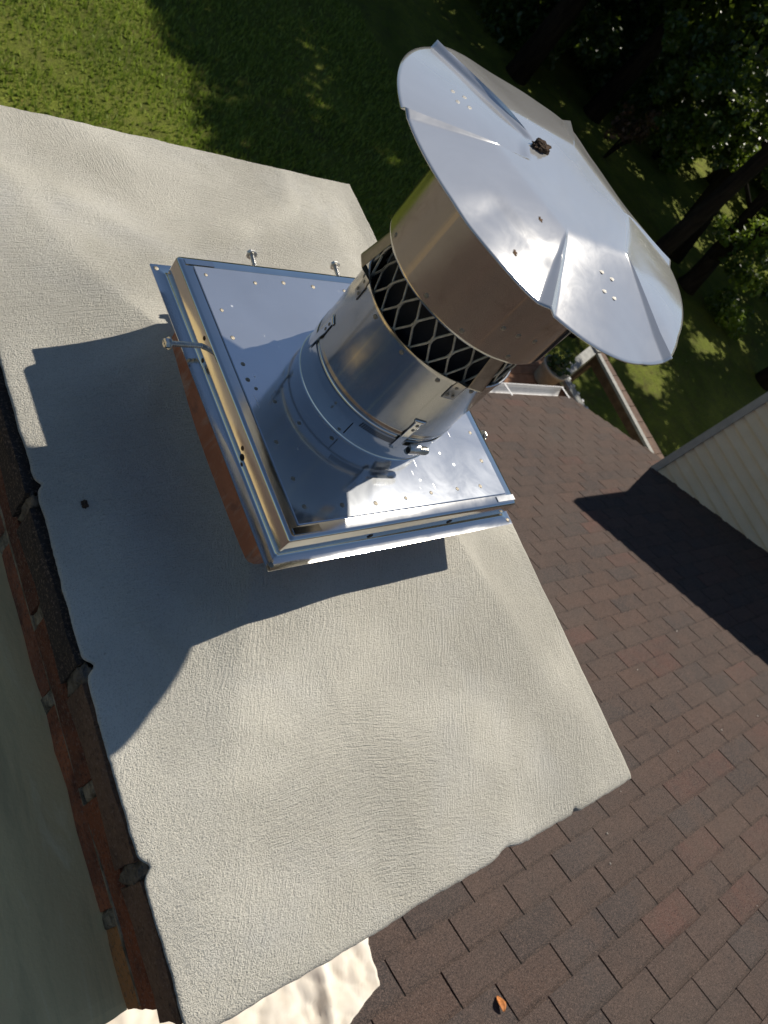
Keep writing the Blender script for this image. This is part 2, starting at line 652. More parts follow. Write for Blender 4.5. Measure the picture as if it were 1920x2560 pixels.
EX, TAB = .123, .305
mb = MB()
r_eave, r_ridge = -31, 38
for r in range(r_eave, r_ridge + 1):
    s0 = -EX * r                       # butt edge, down-slope
    off = .5 * (r % 2) + .014 * r
    # right rake line
    f = (s0 + 6) / 10
    yb = RO.y + rw.y * s0
    xr = 6.56 + (2.44 - yb) * .16 if yb > 1.0 else 6.80
    ar = (xr - RO.x) / ru.x
    al = (-5.6 - RO.x) / ru.x
    k0 = math.floor(al / TAB - off) - 1
    k1 = math.ceil(ar / TAB - off) + 1
    for k in range(k0, k1):
        a0 = max(al, (k + off) * TAB + .0036)
        a1 = min(ar, (k + 1 + off) * TAB - .0036)
        if a1 - a0 < .02:
            continue
        m = rng.random()
        if m < .18:
            col = (.066, .055, .052)
        elif m < .36:
            col = (.104, .066, .052)
        elif m < .44:
            col = (.120, .062, .050)
        else:
            col = (.088, .062, .052)
        g_ = rng.uniform(.88, 1.10)
        col = tuple(c * g_ for c in col)
        w0, w1 = rng.uniform(-.002, .002), rng.uniform(-.002, .002)
        l0 = .0075 + rng.uniform(-.001, .002)
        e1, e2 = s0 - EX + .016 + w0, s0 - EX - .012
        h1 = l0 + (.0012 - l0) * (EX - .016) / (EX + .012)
        v = [roofpt(a0, s0 + w0, l0), roofpt(a1, s0 + w1, l0), roofpt(a1, e1, h1), roofpt(a0, e1, h1),
             roofpt(a0, s0 + w0, .0008), roofpt(a1, s0 + w1, .0008)]
        mb.add(v, [(0, 1, 2, 3), (4, 0, 3), (5, 2, 1)], col)
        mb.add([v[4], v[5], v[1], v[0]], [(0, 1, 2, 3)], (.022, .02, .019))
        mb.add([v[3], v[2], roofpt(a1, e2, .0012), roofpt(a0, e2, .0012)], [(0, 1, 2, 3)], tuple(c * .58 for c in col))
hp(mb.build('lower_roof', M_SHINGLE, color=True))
# underlay sheet with thickness (rake / eave edges)
mb = MB()
xa, xb = (-5.6 - RO.x) / ru.x, (6.80 - RO.x) / ru.x
top = [roofpt(xa, 3.815), roofpt((6.555 - RO.x) / ru.x, 3.815), roofpt(xb, 2.2), roofpt(xb, -4.85), roofpt(xa, -4.85)]
bot = [p - rn * .05 for p in top]
mb.add(top + bot, [(0, 1, 2, 3, 4), (9, 8, 7, 6, 5)] + [(i, 5 + i, 5 + (i + 1) % 5, (i + 1) % 5) for i in range(5)])
hp(mb.build('roof_deck', M_UNDER))
# far slope beyond the ridge
mb = MB()
rz = roofpt(0, -4.85)
rl = [roofpt(xa, -4.85), roofpt(xb, -4.85)]
lo = [p + Vector((0, -4.6, -2.1)) for p in rl]
mb.add([rl[0], rl[1], lo[1], lo[0]] + [p - Vector((0, 0, .06)) for p in (rl[0], rl[1], lo[1], lo[0])],
       [(0, 1, 2, 3), (7, 6, 5, 4), (0, 4, 5, 1), (1, 5, 6, 2), (2, 6, 7, 3), (3, 7, 4, 0)], (.085, .066, .056))
hp(mb.build('far_roof_slope', M_SHINGLE, color=True))
# lower walls
mb = MB()
yE, yB = 2.02, -9.8
zt = lambda y: (roofz(0, y) - .16) if y > -5.4 else roofz(0, -5.45) + (y + 5.45) * .456 - .2
for (x0, x1) in ((-5.25, -5.1),):
    mb.add([(x0, yE, GZ - .2), (x0, yB, GZ - .2), (x0, yB, zt(yB)), (x0, -5.45, zt(-5.3)), (x0, yE, zt(yE)),
            (x1, yE, GZ - .2), (x1, yB, GZ - .2), (x1, yB, zt(yB)), (x1, -5.45, zt(-5.3)), (x1, yE, zt(yE))],
           [(0, 1, 2, 3, 4), (9, 8, 7, 6, 5), (0, 5, 6, 1), (0, 4, 9, 5), (1, 6, 7, 2)])
mb.box(-5.1, 6.5, yE - .15, yE, GZ - .2, roofz(0, yE) - .32)
mb.box(-5.1, 12.4, yB, yB + .15, GZ - .2, zt(yB))
hp(mb.build('lower_wall', M_SIDING))
# gutter along the eave
ge = roofpt(0, 3.83)
mb = MB()
gy0 = roofpt(0, 3.835).y
g0 = roofpt((-5.55 - RO.x), 3.83)
g1 = roofpt((6.53 - RO.x), 3.83)
prof = [(0, -.015), (0, -.11), (.08, -.11), (.115, -.05), (.115, 0), (.123, 0), (.123, -.055), (.085, -.118), (-.004, -.118), (-.004, -.015)]
pv = []
for e in (g0, g1):
    for (a, b) in prof:
        pv.append((e.x, e.y + a, e.z + b + .012))
m_ = len(prof)
mb.add(pv, [(i, (i + 1) % m_, m_ + (i + 1) % m_, m_ + i) for i in range(m_)])
gut = hp(mb.build('gutter', M_WHITE))
for k in range(14):
    p = g0.lerp(g1, (k + .35) / 13.5)
    if k == 13:
        p = g1 - Vector((.02, 0, 0))
    q = MB()
    q.box(-.011, .011, -.10, .118, .004, .009, Matrix.Translation(p + Vector((0, 0, .012))) @ Matrix.Rotation(-.1, 4, 'X'))
    q.build('hanger', M_WHITE, gut)

# taller section: clapboard wall facing -X
WX, WY = 6.40, 1.045
mb = MB()
zb, ex = -3.2, .108
up = 2.02
zu = lambda y: roofz(6.5, y) + up
yend = -9.0
for k in range(48):
    z0 = zb + k * ex
    ys = WY - .05 if z0 + ex < zu(WY) else WY - .05 - (z0 + ex - zu(WY)) / .4555
    if ys < -5.2:
        break
    ye = yend if z0 < 0 else -6.0
    mb.add([(WX - .028, ys, z0), (WX - .028, ye, z0), (WX - .003, ye, z0 + ex), (WX - .003, ys, z0 + ex),
            (WX, ys, z0), (WX, ye, z0)],
           [(0, 1, 2, 3), (4, 5, 1, 0), (0, 3, 4), (1, 5, 2)])
# main body behind the boards, top following the upper roof
body = [(WX, WY, GZ), (WX, yend, GZ), (WX, yend, zu(-5.4) + (yend + 5.4) * .45), (WX, -5.4, zu(-5.4)), (WX, WY, zu(WY))]
body2 = [(12.4, y, z) for (x, y, z) in body]
mb.add(body + body2, [(0, 1, 2, 3, 4), (9, 8, 7, 6, 5)] + [(i, 5 + i, 5 + (i + 1) % 5, (i + 1) % 5) for i in range(5)])
hp(mb.build('clapboard_wall', M_SIDING))
mb = MB()
mb.box(WX - .042, WX - .004, WY - .055, WY + .012, GZ, zu(WY) - .02)
mb.box(WX - .004, WX + .06, WY + .002, WY + .022, GZ, zu(WY) - .02)
hp(mb.build('corner_board', M_TRIM))
# upper roof with overhang
mb = MB()
ux0, ux1, uy0 = 6.10, 12.8, 1.22
zr = lambda y: roofz(6.3, y) + up + .06
A = [(ux0, uy0, zr(uy0)), (ux1, uy0, zr(uy0)), (ux1, -5.4, zr(-5.4)), (ux0, -5.4, zr(-5.4)), (ux1, -12, zr(-5.4) - 3), (ux0, -12, zr(-5.4) - 3)]
Bt = [(x, y, z - .16) for (x, y, z) in A]
mb.add(A + Bt, [(0, 1, 2, 3), (3, 2, 4, 5), (6, 9, 8, 7), (9, 11, 10, 8), (0, 6, 7, 1), (1, 7, 8, 2), (2, 8, 10, 4), (4, 10, 11, 5), (5, 11, 9, 3), (3, 9, 6, 0)], (.085, .066, .056))
hp(mb.build('upper_roof', M_SHINGLE, color=True))

# ------------------------------------------------------------------ chimney
chim = tag(empty('chimney', (0, 0, -2.2)), 'broad brick chimney with fresh grey mortar crown sloping away from a clay flue', 'chimney')


def cp(o, par=None):
    o.parent = par or chim
    if not par:
        o.matrix_parent_inverse = Matrix.Translation((0, 0, 2.2))
    return o


BL, BR, TR, TL = Vector((-.391, -.612)), Vector((.396, -.632)), Vector((.424, .640)), Vector((-.366, .645))


def crown_z(x, y):
    dx = max(0, abs(x) - .168) / .215
    dy = max(0, abs(y) - .168) / .44
    t = max(dx, dy) if dx * dy == 0 else (dx ** 10 + dy ** 10) ** .1
    t = min(1.0, t)
    z = -.108 - .074 * t - .010 * math.sin(min(1, t) * PI)
    z -= .012 * (1 - sstep(0, 1, t)) * (1 - sstep(-.20, -.06, x))
    hy = y + .075
    z -= .023 * math.exp(-((hy / (.14 if hy < 0 else .19)) ** 4)) * (1 - sstep(.0, .13, abs(x + .19))) * (x < -.05)
    z += .0014 * noise.noise((x * 3.1, y * 3.1, 1.3)) + .0010 * noise.noise((x * 9, y * 8, 7.7)) + .0006 * noise.noise((x * 26, y * 24, 2.2))
    # one long trowel ridge on the +Y side
    rr = math.hypot(x + .55, y + .05)
    z += .0030 * math.exp(-((rr - .60) / .028) ** 2) * sstep(.22, .45, y) - .003 * math.exp(-((rr - .66) / .04) ** 2) * sstep(.22, .45, y)
    # chatter streaks on the -Y side
    z += .0004 * math.exp(-((x + .115 + .08 * (y + .3)) / .006) ** 2) * sstep(-.48, -.40, y) * (1 - sstep(-.34, -.27, y))
    return z


NX, NY = 230, 370
v, f = [], []


def edge_wob(side, t):
    sc = {0: 5, 1: 5, 2: 5, 3: 9}[side]
    w = (.0022 if side != 3 else .0016) * noise.noise((t * sc, side * 9.1, .4)) + .0012 * noise.noise((t * sc * 6, side * 5.1, 1.4)) + .0007 * noise.noise((t * sc * 21, side * 3.1, 2.4))
    return w


grid = {}
for i in range(NX + 1):
    for j in range(NY + 1):
        a, b = i / NX, j / NY
        p = BL.lerp(BR, a).lerp(TL.lerp(TR, a), b)
        wb = edge_wob(0, a) * (1 - sstep(0, .05, b))
        wt = edge_wob(1, a) * sstep(.95, 1, b)
        wl = edge_wob(3, b) * (1 - sstep(0, .07, a))
        wr_ = edge_wob(2, b) * sstep(.94, 1, a)
        # notches where old joints show through on the brick side, a bite in the front lip
        for (jy, d, wd) in ((.480, .006, .005), (.300, .010, .006), (.128, .009, .006), (.700, .003, .010)):
            wl += d * math.exp(-((b - jy) / wd) ** 2) * (1 - sstep(0, .05, a))
        wb += .007 * math.exp(-((a - .60) / .025) ** 2) * (1 - sstep(0, .03, b)) + .006 * math.exp(-((a - .80) / .008) ** 2) * (1 - sstep(0, .02, b))
        x, y = p.x + wl + wr_, p.y + wb + wt
        z = crown_z(x, y)
        db = min(b * 1.22, (1 - b) * 1.22)
        da = min(a * .78, (1 - a) * .78)
        lip = min(da, db)
        if lip < .006:
            z -= .0015 * (1 - lip / .006) ** 2
        # front lip rolls over
        fb = b * 1.22
        if fb < .014:
            z -= .0035 * (1 - fb / .014) ** 2
        v.append((x, y, z))
for i in range(NX):
    for j in range(NY):
        a = i * (NY + 1) + j
        f.append((a, a + NY + 1, a + NY + 2, a + 1))
# skirt down
loop = [i * (NY + 1) for i in range(NX + 1)] + [NX * (NY + 1) + j for j in range(1, NY + 1)] + \
       [i * (NY + 1) + NY for i in range(NX - 1, -1, -1)] + [j for j in range(NY - 1, 0, -1)]
base = len(v)
L = len(loop)
for q, i in enumerate(loop):
    x, y, z = v[i]
    d = .034 + .006 * noise.noise((x * 14, y * 14, 3)) + (.012 if y < -.5 else 0)
    if x < -.3:
        d = .010 + .006 * noise.noise((x * 30, y * 30, 3))
    v.append((x * (.996 if x < -.3 else .999), y * .999, z - d * .4))
for q, i in enumerate(loop):
    x, y, z = v[i]
    d = .034 + .006 * noise.noise((x * 14, y * 14, 3)) + (.012 if y < -.5 else 0)
    if x < -.3:
        d = .010 + .006 * noise.noise((x * 30, y * 30, 3))
    v.append((x * (.972 if x < -.3 else .988), y * .992, z - d))
for q in range(L):
    q2 = (q + 1) % L
    f.append((loop[q2], loop[q], base + q, base + q2))
    f.append((base + q2, base + q, base + L + q, base + L + q2))
cr = cp(obj('crown', v, f, M_CROWN, smooth=True))

# brickwork: mortar core plus bricks
mb = MB()
mb.box(-.3735, .352, -.578, .592, -3.6, -.24)
cp(mb.build('mortar_core', M_MORTAR))
mb = MB()


def rough_brick(x0, x1, y0, y1, z0, z1, col, k=0):
    nx = max(2, int((x1 - x0) / .02))
    ny = max(2, int((y1 - y0) / .02))
    nz = max(2, int((z1 - z0) / .014))
    bm = bmesh.new()
    bmesh.ops.create_cube(bm, size=1)
    bmesh.ops.subdivide_edges(bm, edges=bm.edges[:], cuts=4, use_grid_fill=True)
    vv = []
    for w in bm.verts:
        p = Vector((x0 + (w.co.x + .5) * (x1 - x0), y0 + (w.co.y + .5) * (y1 - y0), z0 + (w.co.z + .5) * (z1 - z0)))
        e = sum(1 for c in w.co if abs(abs(c) - .5) < 1e-4)
        d = noise.noise_vector(p * 38 + Vector((k, k * 2.3, 0))) * .0026 + noise.noise_vector(p * 11) * .002
        if e >= 2:
            ctr = Vector(((x0 + x1) / 2, (y0 + y1) / 2, (z0 + z1) / 2))
            d += (ctr - p).normalized() * .004
        vv.append(p + d)
    bm.verts.index_update()
    ff = [tuple(w.index for w in q.verts) for q in bm.faces]
    bm.free()
    mb.add(vv, ff, col)


BC = [(.48, .16, .075), (.54, .19, .09), (.38, .14, .075), (.55, .23, .11), (.26, .11, .07)]
kk = 0
zc = -.194
for row in range(30):
    hgt = .064 if row == 0 else .052
    z1, z0 = zc, zc - hgt
    zc = z0 - .009
    fx = -.389 if row == 0 else (-.382 if row == 1 else -.379)
    yj = [-.598 if row == 0 else -.588]
    st = (-.452, -.238, -.020, .19, .40) if row % 2 == 0 else (-.35, -.13, .09, .30, .50)
    if row == 2:
        st = (-.487, -.222, .0, .21, .43)
    yj += list(st) + [.612 if row == 0 else .60]
    for a, b in zip(yj[:-1], yj[1:]):
        kk += 1
        col = BC[(kk * 7 + row) % 5]
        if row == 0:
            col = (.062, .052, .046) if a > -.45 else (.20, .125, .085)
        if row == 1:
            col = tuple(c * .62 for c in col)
        if row == 2 and a < -.55:
            col = (.56, .25, .09)
        gap = .007
        if row < 4:
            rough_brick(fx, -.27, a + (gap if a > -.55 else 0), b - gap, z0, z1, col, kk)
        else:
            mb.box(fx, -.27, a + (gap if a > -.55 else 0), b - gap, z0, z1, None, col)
    # other faces, coarser
    xs = np.arange(-.26 + (.1 if row % 2 else 0), .36, .21)
    for a in xs:
        x1_ = min(a + .2, .362)
        mb.box(a, x1_, -.588, -.48, z0, z1, None, BC[kk % 5])
        mb.box(a, x1_, .50, .60, z0, z1, None, BC[(kk + 2) % 5])
    for a in np.arange(-.47, .49, .21):
        mb.box(.26, .363, a + (.1 if row % 2 else 0), min(a + .2 + (.1 if row % 2 else 0), .49), z0, z1, None, BC[(kk + 3) % 5])
cp(mb.build('brickwork', M_BRICK, color=True))
# flush bed joint and head joints of the two lower courses
mbj = MB()
for (y0, y1, z0, z1, xf) in ((-.584, .595, -.3275, -.3195, -.3788),) + tuple((y - .012, y + .012, z0, z1, -.3788) for (y, z0, z1) in
                            ((-.487, -.386, -.3265), (-.222, -.386, -.3265), (0.0, -.386, -.3265), (.21, -.386, -.3265), (-.35, -.320, -.266), (-.13, -.320, -.266), (.09, -.320, -.266))):
    mb = MB()
    rough_brick(xf, -.30, y0, y1, z0, z1, (1, 1, 1), y0 * 7)
    cp(mb.build('joint', M_JOINT, smooth=True))
# crumbly mortar lumps hanging out of the top joints
for (y, z, s_) in ((-.020, -.222, .020), (-.238, -.222, .023), (-.452, -.224, .022), (.19, -.222, .015)):
    mb = MB()
    bm = bmesh.new()
    bmesh.ops.create_icosphere(bm, subdivisions=3, radius=1)
    vv = []
    for w in bm.verts:
        p = w.co.copy()
        k = 1 + .5 * noise.noise(p * 1.7 + Vector((y * 40, z * 30, 0))) + .25 * noise.noise(p * 5 + Vector((y * 10, 0, 0)))
        vv.append((-.377 + p.x * s_ * .42 * k, y + p.y * s_ * .72 * k, z + p.z * s_ * 1.75 * k))
    bm.verts.index_update()
    ff = [tuple(w.index for w in q.verts) for q in bm.faces]
    bm.free()
    mb.add(vv, ff)
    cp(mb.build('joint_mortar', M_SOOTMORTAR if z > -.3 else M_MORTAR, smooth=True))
# lower parged shoulder on the -X side
v, f = [], []
nx, ny = 60, 90
for i in range(nx + 1):
    for j in range(ny + 1):
        a, b = i / nx, j / ny
        x = -.82 + a * (.445 + .004 * noise.noise((b * 40, 1, 1)))
        y = -.590 + b * 1.25
        if b == 0:
            y += .010 * noise.noise((x * 9, 3, 1)) + .006 * noise.noise((x * 28, 3, 1))
        z = -.372 - .05 * (1 - a) ** 1.2 + .007 * noise.noise((x * 4, y * 2, 6)) + .0025 * noise.noise((x * 17, y * 5, 6))
        if b < .03:
            z -= .008 * (1 - b / .03) ** 2
        v.append((x, y, z))
for i in range(nx):
    for j in range(ny):
        a = i * (ny + 1) + j
        f.append((a, a + ny + 1, a + ny + 2, a + 1))
loop = [i * (ny + 1) for i in range(nx + 1)] + [nx * (ny + 1) + j for j in range(1, ny + 1)] + [i * (ny + 1) + ny for i in range(nx - 1, -1, -1)] + [j for j in range(ny - 1, 0, -1)]
base = len(v)
for i in loop:
    x, y, z = v[i]
    v.append((x, y + (.012 if y < -.5 else 0), -.47))
for q in range(len(loop)):
    q2 = (q + 1) % len(loop)
    f.append((loop[q2], loop[q], base + q, base + q2))
cp(obj('shoulder_crown', v, f, M_SHOULDER, smooth=False))
cr_s = None
mb = MB()
mb.box(-.80, -.40, -.66, .65, -3.6, -.475)
cp(mb.build('shoulder_stack', M_SHOULDER))
# clay flue liner
mb = MB()
o_, i_ = .172, .145
for (a, z0, z1) in ((o_, -.4, -.043),):
    pass
q = [(-o_, -o_), (o_, -o_), (o_, o_), (-o_, o_)]
q2 = [(-i_, -i_), (i_, -i_), (i_, i_), (-i_, i_)]
vv = [(x, y, -.4) for x, y in q] + [(x, y, -.045) for x, y in q] + [(x, y, -.045) for x, y in q2] + [(x, y, -.4) for x, y in q2]
ff = []
for r in range(3):
    for k in range(4):
        k2 = (k + 1) % 4
        ff.append((r * 4 + k, r * 4 + k2, r * 4 + 4 + k2, r * 4 + 4 + k))
mb.add(vv, ff)
fl = cp(mb.build('flue_liner', M_CLAY))
bv = fl.modifiers.new('b', 'BEVEL')
bv.width = .012
bv.segments = 3

# ------------------------------------------------------------------ stainless chimney cap
cap = tag(empty('chimney_cowl', (0, 0, 0)), 'stainless steel chimney cap with round pipe, mesh screen and ribbed lid bolted on the flue', 'chimney cowl')
H = .2
AX, AY = .015, -.006


def rsq(h, r, z, nseg=4):
    """rounded square loop"""
    pts = []
    for k, (sx, sy) in enumerate(((1, 1), (-1, 1), (-1, -1), (1, -1))):
        for q in range(nseg + 1):
            t = PI / 2 * (k + q / nseg)
            pts.append((sx * (h - r) + r * math.cos(t), sy * (h - r) + r * math.sin(t), z))
    return pts


def loft(loops, closed_top=False, flip=False):
    v, f = [], []
    m = len(loops[0])
    for lp in loops:
        v += lp
    for i in range(len(loops) - 1):
        for k in range(m):
            k2 = (k + 1) % m
            f.append((i * m + k, i * m + k2, (i + 1) * m + k2, (i + 1) * m + k))
    return v, f


# frame: a flat rim with a hole, folded edge, skirt, coved foot, outward flange
lp = [rsq(.165, .004, -.0005), rsq(.195, .004, -.0002), rsq(.1985, .004, -.0015), rsq(.2, .004, -.005), rsq(.2, .003, -.032), rsq(.2008, .003, -.0352), rsq(.2035, .003, -.0370), rsq(.2165, .002, -.0376),
      rsq(.2165, .002, -.0388), rsq(.203, .003, -.0385), rsq(.1985, .003, -.034), rsq(.1985, .003, -.006)]
v, f = loft(lp)
fr = obj('base_frame', v, [tuple(reversed(q)) for q in f], M_FRAME, cap)
smooth_by_angle(fr, 50)
# top sheet lying on the frame
h_ = .183
v, f = loft([rsq(h_, .001, .0002), rsq(h_, .001, .0014), rsq(h_ - .0008, .001, .0018)])
m_ = len(rsq(h_, .001, 0))
f.append(tuple(2 * m_ + k for k in range(m_)))
ts = obj('top_sheet', v, [q for q in f], M_PLATE, cap)
# short cover strips at the corners of the rim
mb = MB()
for (x0, x1, y0, y1) in ((-.192, -.152, .1855, .194), (-.192, -.155, -.194, -.1855), (.160, .197, -.194, -.1855)):
    mb = MB()
    mb.box(x0, x1, y0, y1, -.0004, .0012)
    mb.build('corner_strip', M_FRAME, cap)
d = .168
for (x, y) in [(-d, .17), (-d, .118), (-d, .07), (-d, .033), (-d, .012), (-d, -.005), (-d, -.075), (-d, -.125), (-d, -.165),
               (-.10, d), (-.05, d), (0, d), (.05, d), (.10, d), (.15, d), (d, .12), (d, .07), (d, .02), (d, -.03), (d, -.08), (d, -.13),
               (-.11, -d), (-.06, -d), (-.01, -d), (.04, -d), (.09, -d), (.14, -d), (-.125, -.055), (-.085, -.075), (-.145, -.018)]:
    dots('weld_dot', [((x + rng.uniform(-.004, .004), y + rng.uniform(-.004, .004), .0017), (0, 0, 1), rng.uniform(.0026, .0036), .0010)], M_WELD, ts)
# rivets at the flange corners
for (sx, sy) in ((-1, 1), (-1, -1), (1, -1), (1, 1)):
    dots('rivet', [((sx * .2095, sy * .2095, -.0378), (0, 0, 1), .0038, .0016)], M_WELD, fr)
# folded corner tab
# screw holes in the skirt
for (c, nn) in (((-.2004, -.077, -.027), (-1, 0, 0)), ((-.065, -.2004, -.027), (0, -1, 0)), ((.077, -.2004, -.025), (0, -1, 0))):
    mb = MB()
    c = Vector(c)
    nn = Vector(nn)
    qm = nn.to_track_quat('Z', 'Y').to_matrix()
    pts = [c + nn * .0004 + qm @ Vector((.0042 * math.cos(2 * PI * k / 16), .0042 * math.sin(2 * PI * k / 16), 0)) for k in range(16)]
    inn = [p - nn * .004 for p in pts]
    mb.add(pts + inn, [tuple(range(16))] + [(k, 16 + k, 16 + (k + 1) % 16, (k + 1) % 16) for k in range(16)])
    mb.build('screw_hole', M_BLACK, fr)
for (c, nn) in (((-.2003, -.069, -.020), (-1, 0, 0)), ((-.2003, -.083, -.034), (-1, 0, 0)), ((-.2003, .080, -.010), (-1, 0, 0)), ((-.2003, .062, -.030), (-1, 0, 0))):
    dots('rust_spot', [(c, nn, .0030, .0004)], M_RUST, fr)


def screw(name, p, dvec, ln):
    """hex slotted anchor screw: threaded shank and head"""
    p = Vector(p)
    q = Vector(dvec).to_track_quat('Z', 'Y').to_matrix().to_4x4()
    q.translation = p
    m = MB()
    n = 14
    turns = int(ln / .0022)
    v, f = [], []
    steps = turns * 8
    for i in range(steps + 1):
        z = -.012 + (ln + .012) * i / steps
        for k in range(n):
            t = 2 * PI * k / n
            ph = (i / 8 * 2 * PI - t)
            rr = .0031 + .0006 * math.cos(ph)
            v.append(q @ Vector((rr * math.cos(t), rr * math.sin(t), z)))
    for i in range(steps):
        for k in range(n):
            k2 = (k + 1) % n
            f.append((i * n + k, i * n + k2, (i + 1) * n + k2, (i + 1) * n + k))
    m.add(v, f)
    shank = m.build(name, M_BOLT, cap, smooth=True)
    hd = MB()
    # washer
    v, f = [], []
    for (rr, z, hexa) in ((.0075, ln, 0), (.0080, ln + .0008, 0), (.0075, ln + .0016, 0)):
        for k in range(24):
            t = 2 * PI * k / 24
            v.append(q @ Vector((rr * math.cos(t), rr * math.sin(t), z)))
    for i in range(2):
        for k in range(24):
            k2 = (k + 1) % 24
            f.append((i * 24 + k, i * 24 + k2, (i + 1) * 24 + k2, (i + 1) * 24 + k))
    f.append(tuple(range(24))[::-1])
    f.append(tuple(48 + k for k in range(24)))
    hd.add(v, f)
    # hex head in two halves with a slot
    for sg in (-1, 1):
        pts = []
        for k in range(4):
            t = PI / 3 * k
            pts.append((.0062 * math.cos(t), sg * max(.0007, .0062 * math.sin(t))))
        vv = [q @ Vector((a, b, ln + .0016)) for a, b in pts] + [q @ Vector((a, b, ln + .0058)) for a, b in pts] + [q @ Vector((a * .86, b * .86 + sg * .0001, ln + .0066)) for a, b in pts]
        ff = [(8, 9, 10, 11)]
        for r in range(2):
            for k in range(4):
                k2 = (k + 1) % 4
                ff.append((r * 4 + k, r * 4 + k2, r * 4 + 4 + k2, r * 4 + 4 + k))
        hd.add(vv, ff)
    hd.build('screw_head', M_BOLT, shank)
    return shank


screw('anchor_screw', (-.200, .077, -.021), (-1, .03, .02), .042)
screw('anchor_screw', (-.070, .200, -.021), (.1, 1, .06), .034)
screw('anchor_screw', (.078, .200, -.021), (.1, 1, .06), .034)
screw('anchor_screw', (.200, -.077, -.017), (1, .05, .02), .018)

# collar, bead, pipe
mb = MB()
mb.lathe([(.1098, .0018), (.1084, .0026), (.1078, .0050), (.1074, .046), (.1072, .049), (.1060, .050)], AX, AY, 160)
col_ = mb.build('collar', M_FRAME, cap, smooth=True)
mb = MB()
mb.lathe([(.1056, .047), (.1058, .0495), (.1074, .0507), (.1086, .0525), (.1086, .0550), (.1076, .0575), (.1074, .0600), (.1074, .158), (.1086, .1605), (.1086, .1655), (.1074, .1660), (.1058, .1655), (.1058, .05)], AX, AY, 160)
pipe = mb.build('pipe', M_PIPE, cap)
smooth_by_angle(pipe, 40)
for a in (183, 210, 238, 265, 300, 330, 0, 30, 60, 95, 125, 150):
    t = R(a)
    dots('rivet', [((AX + .1074 * math.cos(t), AY + .1074 * math.sin(t), .155), (math.cos(t), math.sin(t), 0), .0030, .0014)], M_WELD, pipe)
# vertical lap seam
mb = MB()
mb.lathe([(.1083, .009), (.1076, .031)], AX, AY, 6, R(217.9), R(218.7))
mb.build('lap_seam', M_BLACK, col_)


# worm drive clamp
cl = MB()
cl.lathe([(.1078, .0330), (.1090, .0330), (.1090, .0455), (.1078, .0455)], AX, AY, 160)
clamp = cl.build('hose_clamp', M_FRAME, cap)
smooth_by_angle(clamp, 40)
for k in range(17):
    mb = MB()
    a = 222.0 + k * 1.55
    t0, t1 = R(a), R(a + .8)
    v = []
    for (t, z) in ((t0, .0355), (t1, .0345), (t1 + .012, .0438), (t0 + .012, .0448)):
        v.append((AX + .1093 * math.cos(t), AY + .1093 * math.sin(t), z))
    mb.add(v, [(0, 1, 2, 3)])
    mb.build('clamp_slot', M_BLACK, clamp)


def cyl_frame(a, r, z):
    t = R(a)
    rad = Vector((math.cos(t), math.sin(t), 0))
    tan = Vector((-math.sin(t), math.cos(t), 0))
    m = Matrix((tan, Vector((0, 0, 1)), rad)).transposed().to_4x4()
    m.translation = Vector((AX, AY, z)) + rad * r
    return m


def clamp_screw(a):
    m = cyl_frame(a, .1165, .040)
    q = MB()
    # housing: half barrel
    n = 14
    v, f = [], []
    for i, x in enumerate((-.008, .008)):
        for k in range(n + 1):
            t = -.25 + (PI + .5) * k / n
            v.append(m @ Vector((x, .0078 * math.cos(t), .0078 * math.sin(t) - .002)))
    for k in range(n):
        f.append((k, k + 1, n + 2 + k, n + 1 + k))
    f.append(tuple(range(n + 1))[::-1])
    f.append(tuple(n + 1 + k for k in range(n + 1)))
    q.add(v, f)
    hs = q.build('screw_housing', M_BOLT, clamp)
    smooth_by_angle(hs, 40)
    q = MB()
    q.tube([m @ Vector((.006, 0, 0)), m @ Vector((.022, 0, 0)), m @ Vector((.024, 0, 0))], [.0052, .0052, .0045], 14)
    for k in range(6):
        q.tube([m @ Vector((.010 + .002 * k, 0, 0)), m @ Vector((.011 + .002 * k, 0, 0))], [.0058, .0056], 14)
    q.build('clamp_screw', M_BOLT, clamp)
    q = MB()
    q.tube([m @ Vector((-.0079, 0, .001)), m @ Vector((-.0083, 0, .001))], [.0042, .0042], 14)
    q.build('screw_bore', M_BLACK, clamp)


clamp_screw(262)


def strap_lower(a, wdeg=6.0, lean=-2.0):
    """riveted strap that comes down from the pipe over the clamp"""
    q = MB()
    n = 6
    prof = [(.1081, .088, 0, 1.5), (.1081, .0835, 0, 1.4), (.1081, .083, 0, 1), (.1083, .066, 0, 1), (.1099, .056, .3, 1), (.1100, .040, .7, .95), (.1098, .031, 1, .85), (.1094, .028, 1.05, .55)]
    v, f = [], []
    for (r, z, ln, w) in prof:
        for k in range(n + 1):
            t = R(a + lean * ln + wdeg * w * (k / n - .5))
            v.append((AX + r * math.cos(t), AY + r * math.sin(t), z))
    for i in range(len(prof) - 1):
        for k in range(n):
            f.append((i * (n + 1) + k, i * (n + 1) + k + 1, (i + 1) * (n + 1) + k + 1, (i + 1) * (n + 1) + k))
    q.add(v, f)
    o = q.build('clamp_tab', M_FRAME, cap)
    so_ = o.modifiers.new('s', 'SOLIDIFY')
    so_.thickness = .0007
    so_.offset = -1
    smooth_by_angle(o, 25)
    for z in (.078, .069):
        t = R(a + .4)
        dots('rivet', [((AX + .1090 * math.cos(t), AY + .1090 * math.sin(t), z), (math.cos(t), math.sin(t), 0), .0024, .001)], M_WELD, o)


strap_lower(252)
strap_lower(155)
strap_lower(342)
strap_lower(72)


